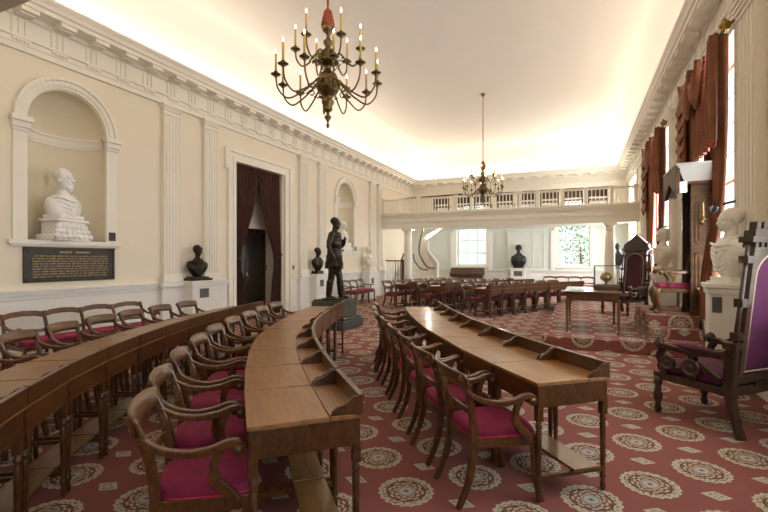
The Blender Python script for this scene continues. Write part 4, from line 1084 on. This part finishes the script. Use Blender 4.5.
mb = MB(); mb.prism([(-.24,-.25),(.24,-.25),(.28,.27),(-.28,.27)], .36, .43, 'z'); mb.build('seat_frame', 'honey_wood', ac, .01)
mb = MB(); mb.prism([(-.22,-.23),(.22,-.23),(.26,.26),(-.26,.26)], .43, .51, 'z'); mb.build('seat', 'magenta_velvet', ac, .03)
mb = MB(); mb.bar([(-.24,-.31,1.0),(0,-.33,1.03),(.24,-.31,1.0)], .06, .03, (0,1,0)); mb.build('top_rail', 'honey_wood', ac)
mb = MB(); mb.prism([(-.05,.43),(.05,.43),(.09,.7),(.05,.85),(.08,1.0),(-.08,1.0),(-.05,.85),(-.09,.7)], -.31, -.29, 'y'); mb.build('splat', 'honey_wood', ac)

# table on the dais
tb = thing('long_table', 'plain wooden table with square tapering legs standing on the dais', 'table', (.25, 9.28, .20), R(-1))
mb = MB(); mb.box(-.46,.46,-.78,.78,.71,.735); mb.build('tabletop', 'desk_wood', tb, .005)
mb = MB(); mb.box(-.42,.42,-.74,.74,.57,.71); mb.build('apron', 'desk_wood', tb, .003)
for sx_ in (-1, 1):
    for sy_ in (-1, 1):
        x, y = sx_*.41, sy_*.72; mb = MB(); mb.add([(x-.015,y-.015,.06),(x+.015,y-.015,.06),(x+.015,y+.015,.06),(x-.015,y+.015,.06),(x-.03,y-.03,.60),(x+.03,y-.03,.60),(x+.03,y+.03,.60),(x-.03,y+.03,.60)], [(3,2,1,0),(4,5,6,7),(0,1,5,4),(1,2,6,5),(2,3,7,6),(3,0,4,7)])
        mb.lathe([(.014,0),(.022,.015),(.024,.035),(.014,.06)], (x,y,0), 10); mb.build('leg', 'honey_wood', tb)
mb = MB(); mb.box(-.12,.12,-.16,.16,0,.012); o = mb.build('paper_sheet', 'paper', None, loc=(-.02, 8.93, .936), rot=(0,0,R(4))); tag(o, 'white sheet of paper lying on the left of the dais table', 'paper')
gc = thing('display_case', 'glass display case with brown base holding a gilt crown on the dais table', 'display case', (.50, 9.35, .936), R(0))
mb = MB(); mb.box(-.22,.22,-.2,.2,0,.07); mb.build('case_base', 'brown_oak', gc, .006)
mb = MB(); 
for (a,b_,c,d_) in ((-.2,.2,-.182,-.178),(-.2,.2,.178,.182),(-.202,-.198,-.18,.18),(.198,.202,-.18,.18)): mb.box(a,b_,c,d_,.075,.44)
mb.box(-.2,.2,-.18,.18,.44,.444); mb.build('glass_panes', 'clear_glass', gc)
mb = MB()
for sx_ in (-1,1):
    for sy_ in (-1,1): mb.box(sx_*.2-.008,sx_*.2+.008,sy_*.18-.008,sy_*.18+.008,.07,.45)
for sy_ in (-1,1): mb.box(-.2,.2,sy_*.18-.008,sy_*.18+.008,.438,.452); mb.box(-.2,.2,sy_*.18-.008,sy_*.18+.008,.07,.085)
for sx_ in (-1,1): mb.box(sx_*.2-.008,sx_*.2+.008,-.18,.18,.438,.452)
mb.build('case_frame', 'grey_label', gc)
cr = thing('gilt_crown', 'small round gilt crown on a dark stand inside the glass case', 'crown', (.50, 9.35, 1.008))
mb = MB(); mb.lathe([(.07,0),(.06,.02),(.02,.03),(.02,.06),(.05,.08)], n=14); mb.build('stand', 'dark_oak', cr)
mb = MB(); mb.lathe([(.055,.08),(.08,.11),(.09,.15),(.08,.20),(.05,.23),(.02,.245),(0,.265)], n=18)
for k in range(8): a = k*PI/4; mb.tube(curve([(.085*math.cos(a),.085*math.sin(a),.11),(.098*math.cos(a),.098*math.sin(a),.16),(.05*math.cos(a),.05*math.sin(a),.235)]), .01, 6)
mb.build('crown_body', 'gilt', cr)

# console / harmonium under far left window
cn = thing('closed_console', 'low brown wooden cabinet with sloping lid beneath the far left window', 'cabinet', (-4.62, 19.9, 0), PI)
mb = MB(); mb.box(-.72,.72,-.25,.25,.1,.80); mb.build('body', 'brown_oak', cn, .006)
mb = MB(); mb.prism([(-.27,.80),(.28,.80),(.28,.84),(-.05,1.12),(-.27,1.12)], -.75, .75, 'x'); mb.build('lid', 'brown_oak', cn, .006)
for s_ in (-1,1): mb = MB(); mb.box(s_*.7-.03,s_*.7+.03,-.22,.22,0,.12); mb.build('foot', 'brown_oak', cn)

# dark benches up in the gallery
gx = [-5.35, -4.45, -3.6, -2.7, -1.85, -1.0, -.15, .7]
pb_ = None
for i, x in enumerate(gx):
    lab = 'dark wooden gallery bench, %s from the left behind the white balustrade' % ORD[i]
    if pb_ is None:
        g = thing('gallery_bench', lab, 'bench', (x, 18.3, 3.34), 0, 'dark benches in the gallery')
        mb = MB(); mb.box(-.33,.33,-.03,.0,.52,.80); mb.box(-.36,.36,-.045,.01,.80,.88); mb.build('backrest', 'dark_oak', g, .004)
        mb = MB(); mb.box(-.34,.34,0,.4,.40,.45); mb.build('seat', 'dark_oak', g, .004)
        for sx_ in (-1,1):
            for yy in (-.02,.36): mb = MB(); mb.box(sx_*.32-.02,sx_*.32+.02,yy-.02,yy+.02,0,.8 if yy < 0 else .4); mb.build('leg', 'dark_oak', g)
        pb_ = g
    else: dup(pb_, (x, 18.3, 3.34), 0, lab)

# ================================================================== CHANDELIERS
def arm_objs(root, ang, z0, r, zp, drop, proto_cache, key):
    c, s_ = math.cos(ang), math.sin(ang)
    if key in proto_cache:
        pa = proto_cache[key]; a = pa.copy(); COL.objects.link(a); a.parent = root; a.rotation_euler = (0,0,ang)
        for ch in pa.children:
            d = ch.copy(); COL.objects.link(d); d.parent = a
        return
    mb = MB()
    pts = curve([(.05,0,z0),(.14,0,z0+.06),(.22,0,z0-.02),(r*.55,0,zp-drop*.75),(r*.78,0,zp-drop),(r*.96,0,zp-drop*.6),(r,0,zp)], 7)
    mb.tube(pts, .0105, 7)
    ph = [(r*.35+.05*math.cos(t_)*(1-t_/9), 0, z0-.06+.05*math.sin(t_)*(1-t_/9)) for t_ in [k*.45 for k in range(14)]]
    mb.tube(ph, .007, 6); mb.ell((r*.45,0,zp-drop*.5), .014, 8)
    a = mb.build('arm', 'antique_brass', root); a.rotation_euler = (0,0,ang)
    mb = MB(); mb.lathe([(.008,-.03),(.022,-.02),(.012,-.008),(.05,.0),(.062,.012),(.058,.016),(.02,.012),(.018,.03),(.024,.045),(.018,.05)], (r,0,zp), 14); mb.build('drip_pan', 'antique_brass', a)
    mb = MB(); mb.lathe([(.0135,.04),(.0135,.25),(.009,.262),(0,.264)], (r,0,zp), 10); mb.build('candle', 'candle_wax', a)
    mb = MB(); mb.lathe([(0,.262),(.0075,.272),(.0085,.285),(.004,.303),(0,.318)], (r,0,zp), 8); mb.build('flame_bulb', 'flame_glow', a)
    proto_cache[key] = a
def chandelier(loc, ztop, label, rot0):
    t = thing('chandelier', label, 'chandelier', loc, rot0)
    mb = MB()   # z relative: finial tip 0
    mb.lathe([(0,0),(.016,.02),(.022,.045),(.012,.07),(.012,.09),(.04,.13),(.045,.15),(.02,.17),(.02,.20),(.05,.22),(.058,.25),(.05,.28),(.075,.31),(.078,.34),(.055,.36),(.06,.39),(.115,.44),(.14,.49),(.15,.52),(.12,.55),
              (.135,.57),(.12,.63),(.10,.67),(.05,.70),(.035,.74),(.05,.77),(.12,.80),(.14,.815),(.11,.84),(.09,.89),(.10,.93),(.05,.97),(.03,1.0),(.055,1.04),(.06,1.07),(.025,1.10),(.025,1.15),(.06,1.19),(.085,1.24),(.08,1.25),(.03,1.26),(0,1.27)], n=20)
    for k in range(12): a = k*PI/6; mb.ell((.13*math.cos(a),.13*math.sin(a),.53), (.025,.025,.04), 6); mb.ell((.10*math.cos(a),.10*math.sin(a),.88), (.02,.02,.04), 6)
    mb.build('body', 'antique_brass', t)
    mb = MB(); mb.lathe([(.075,1.25),(.08,1.27),(.06,1.33),(.05,1.40),(.035,1.45),(.018,1.47),(.014,1.50)], n=18)
    for k in range(14): a = k*PI/7; mb.tube([(.04*math.cos(a),.04*math.sin(a),1.44),(.075*math.cos(a),.075*math.sin(a),1.27)], [.01,.012], 6)
    mb.build('tassel', 'tassel_red', t)
    mb = MB(); mb.tube([(0,0,1.48),(0,0,ztop-loc[2]-.05)], .014, 8); mb.build('suspension_cord', 'tassel_red', t)
    mb = MB(); mb.lathe([(.02,-.10),(.05,-.06),(.07,-.02),(.07,.0)], (0,0,ztop-loc[2]), 16); mb.build('ceiling_rose', 'antique_brass', t)
    pc = {}
    for k in range(12): arm_objs(t, k*PI/6+.12, .52, .62 if k % 2 else .62, .60, .26, pc, 'low')
    for k in range(6): arm_objs(t, k*PI/3+.40, .86, .40, .97, .20, pc, 'up')
    return t
chandelier((-2.8, 4.66, 3.10), 6.86, 'large brass chandelier with two tiers of lit candles hanging in the foreground', 0)
chandelier((-2.8, 14.33, 3.22), 6.86, 'smaller-looking distant brass chandelier hanging before the gallery balustrade', .2)

# ================================================================== OUTSIDE
mb = MB(); mb.box(-40, 40, -40, 60, -3.2, -3.0); tag(mb.build('lawn', 'grass_green'), 'green lawn outside the windows', 'lawn')
bpy.data.objects['lawn']['kind'] = 'structure'
def tree(x, y, h, r, label):
    t = thing('tree', label, 'tree', (x, y, -3))
    mb = MB(); mb.tube([(0,0,0),(.1,0,h*.4),(0,.1,h*.8)], [.25,.18,.06], 10); mb.build('trunk', 'bark', t)
    mb = MB(); rn = random.Random(int(x*10))
    for k in range(3500):
        a = rn.uniform(0,2*PI); q = rn.random()**.5*r; z = h*.3+rn.random()*h*.75; q *= math.sin(PI*min(.95,max(.1,(z/h-.25)/.85)))+.2
        c = Vector((q*math.cos(a), q*math.sin(a), z)); s_ = rn.uniform(.05,.12)
        u = Vector((rn.uniform(-1,1),rn.uniform(-1,1),rn.uniform(-1,1))).normalized()*s_; v = u.cross(Vector((rn.uniform(-1,1),rn.uniform(-1,1),rn.uniform(-1,1)))).normalized()*s_*.6
        mb.add([c-u, c+v, c+u, c-v], [(0,1,2,3)])
    mb.build('foliage', 'leaf_green', t)
tree(.1, 26.5, 7.0, 2.0, 'leafy green tree outside the far right window')
mb = MB(); mb.box(-14, -2.2, 33, 36, -3, 9); 
for i in range(5):
    for j in range(3): mb.box(-13.5+i*2.3, -12.7+i*2.3, 32.9, 33, -1+j*3, .8+j*3)
o = mb.build('distant_building', 'facade_white'); tag(o, 'pale building seen through the far left window', 'building')

# ================================================================== LIGHT
w = bpy.data.worlds.new('World'); sc.world = w; w.use_nodes = True
bg = w.node_tree.nodes['Background']; bg.inputs[0].default_value = (.80, .90, 1.0, 1); bg.inputs[1].default_value = 2.6
def light(kind, name, loc, energy, col, rot=(0,0,0), **k):
    l = bpy.data.lights.new(name, kind); l.energy = energy; l.color = col
    for a, v in k.items(): setattr(l, a, v)
    o = bpy.data.objects.new(name, l); COL.objects.link(o); o.location = loc; o.rotation_euler = rot; return o
# daylight entering each window
for a, b in RW:
    light('AREA', 'daylight_right_window', (XR+.50, (a+b)/2, 2.7), (40 if a < 0 else 100 if a < 5 else 220 if a < 10 else 350), (.90, .95, 1.0), (0, PI/2, 0), shape='RECTANGLE', size=3.3, size_y=b-a-.1)
for (a, b) in (W1, W2):
    light('AREA', 'daylight_far_window', ((a+b)/2, YN+1.6, 3.6), 90, (.88, .95, 1.0), (R(-62), 0, 0), shape='RECTANGLE', size=1.4, size_y=1.2)
# cove lamps behind the cornice
WARM = (1.0, .885, .745); s = .66; CE = 10.5
t = -1.4
while t < YN-.3:
    for x in (XL+.13, XR-.13): light('POINT', 'cove_lamp', (x, t, 5.37), CE, WARM, shadow_soft_size=.05)
    t += s
x = XL+.5
while x < XR-.3:
    for y in (YN-.13, YS+.13): light('POINT', 'cove_lamp', (x, y, 5.37), CE, WARM, shadow_soft_size=.05)
    x += s
# lamps under the far gallery; near-gallery ones are added as fill
for x, y, e in ((-5.95,18.4,40), (-2.8,18.4,40), (.3,18.4,40), (-5.95,-.3,12), (-2.8,-.3,12), (.3,-.6,8)): light('POINT', 'gallery_lamp_and_fill', (x, y, 2.75), e, (1, .95, .85), shadow_soft_size=.08)

# ================================================================== CAMERA
cam = bpy.data.cameras.new('Camera'); co = bpy.data.objects.new('Camera', cam); COL.objects.link(co); sc.camera = co
cam.sensor_width = 36; cam.lens = 440/768*36; cam.shift_y = 3.5/768; cam.clip_start = .05; cam.clip_end = 200
co.location = (0, 0, 1.5); co.rotation_euler = (PI/2, 0, math.atan(193.5/440))
sc.view_settings.view_transform = 'Standard'; sc.view_settings.look = 'None'; sc.view_settings.gamma = 1; sc.view_settings.exposure = .12
sc.view_settings.use_curve_mapping = False
sc.cycles.max_bounces = 7; sc.cycles.diffuse_bounces = 5; sc.cycles.glossy_bounces = 3; sc.cycles.transparent_max_bounces = 8
sc.cycles.use_denoising = True; sc.cycles.sample_clamp_indirect = 6; sc.cycles.caustics_reflective = False; sc.cycles.caustics_refractive = False
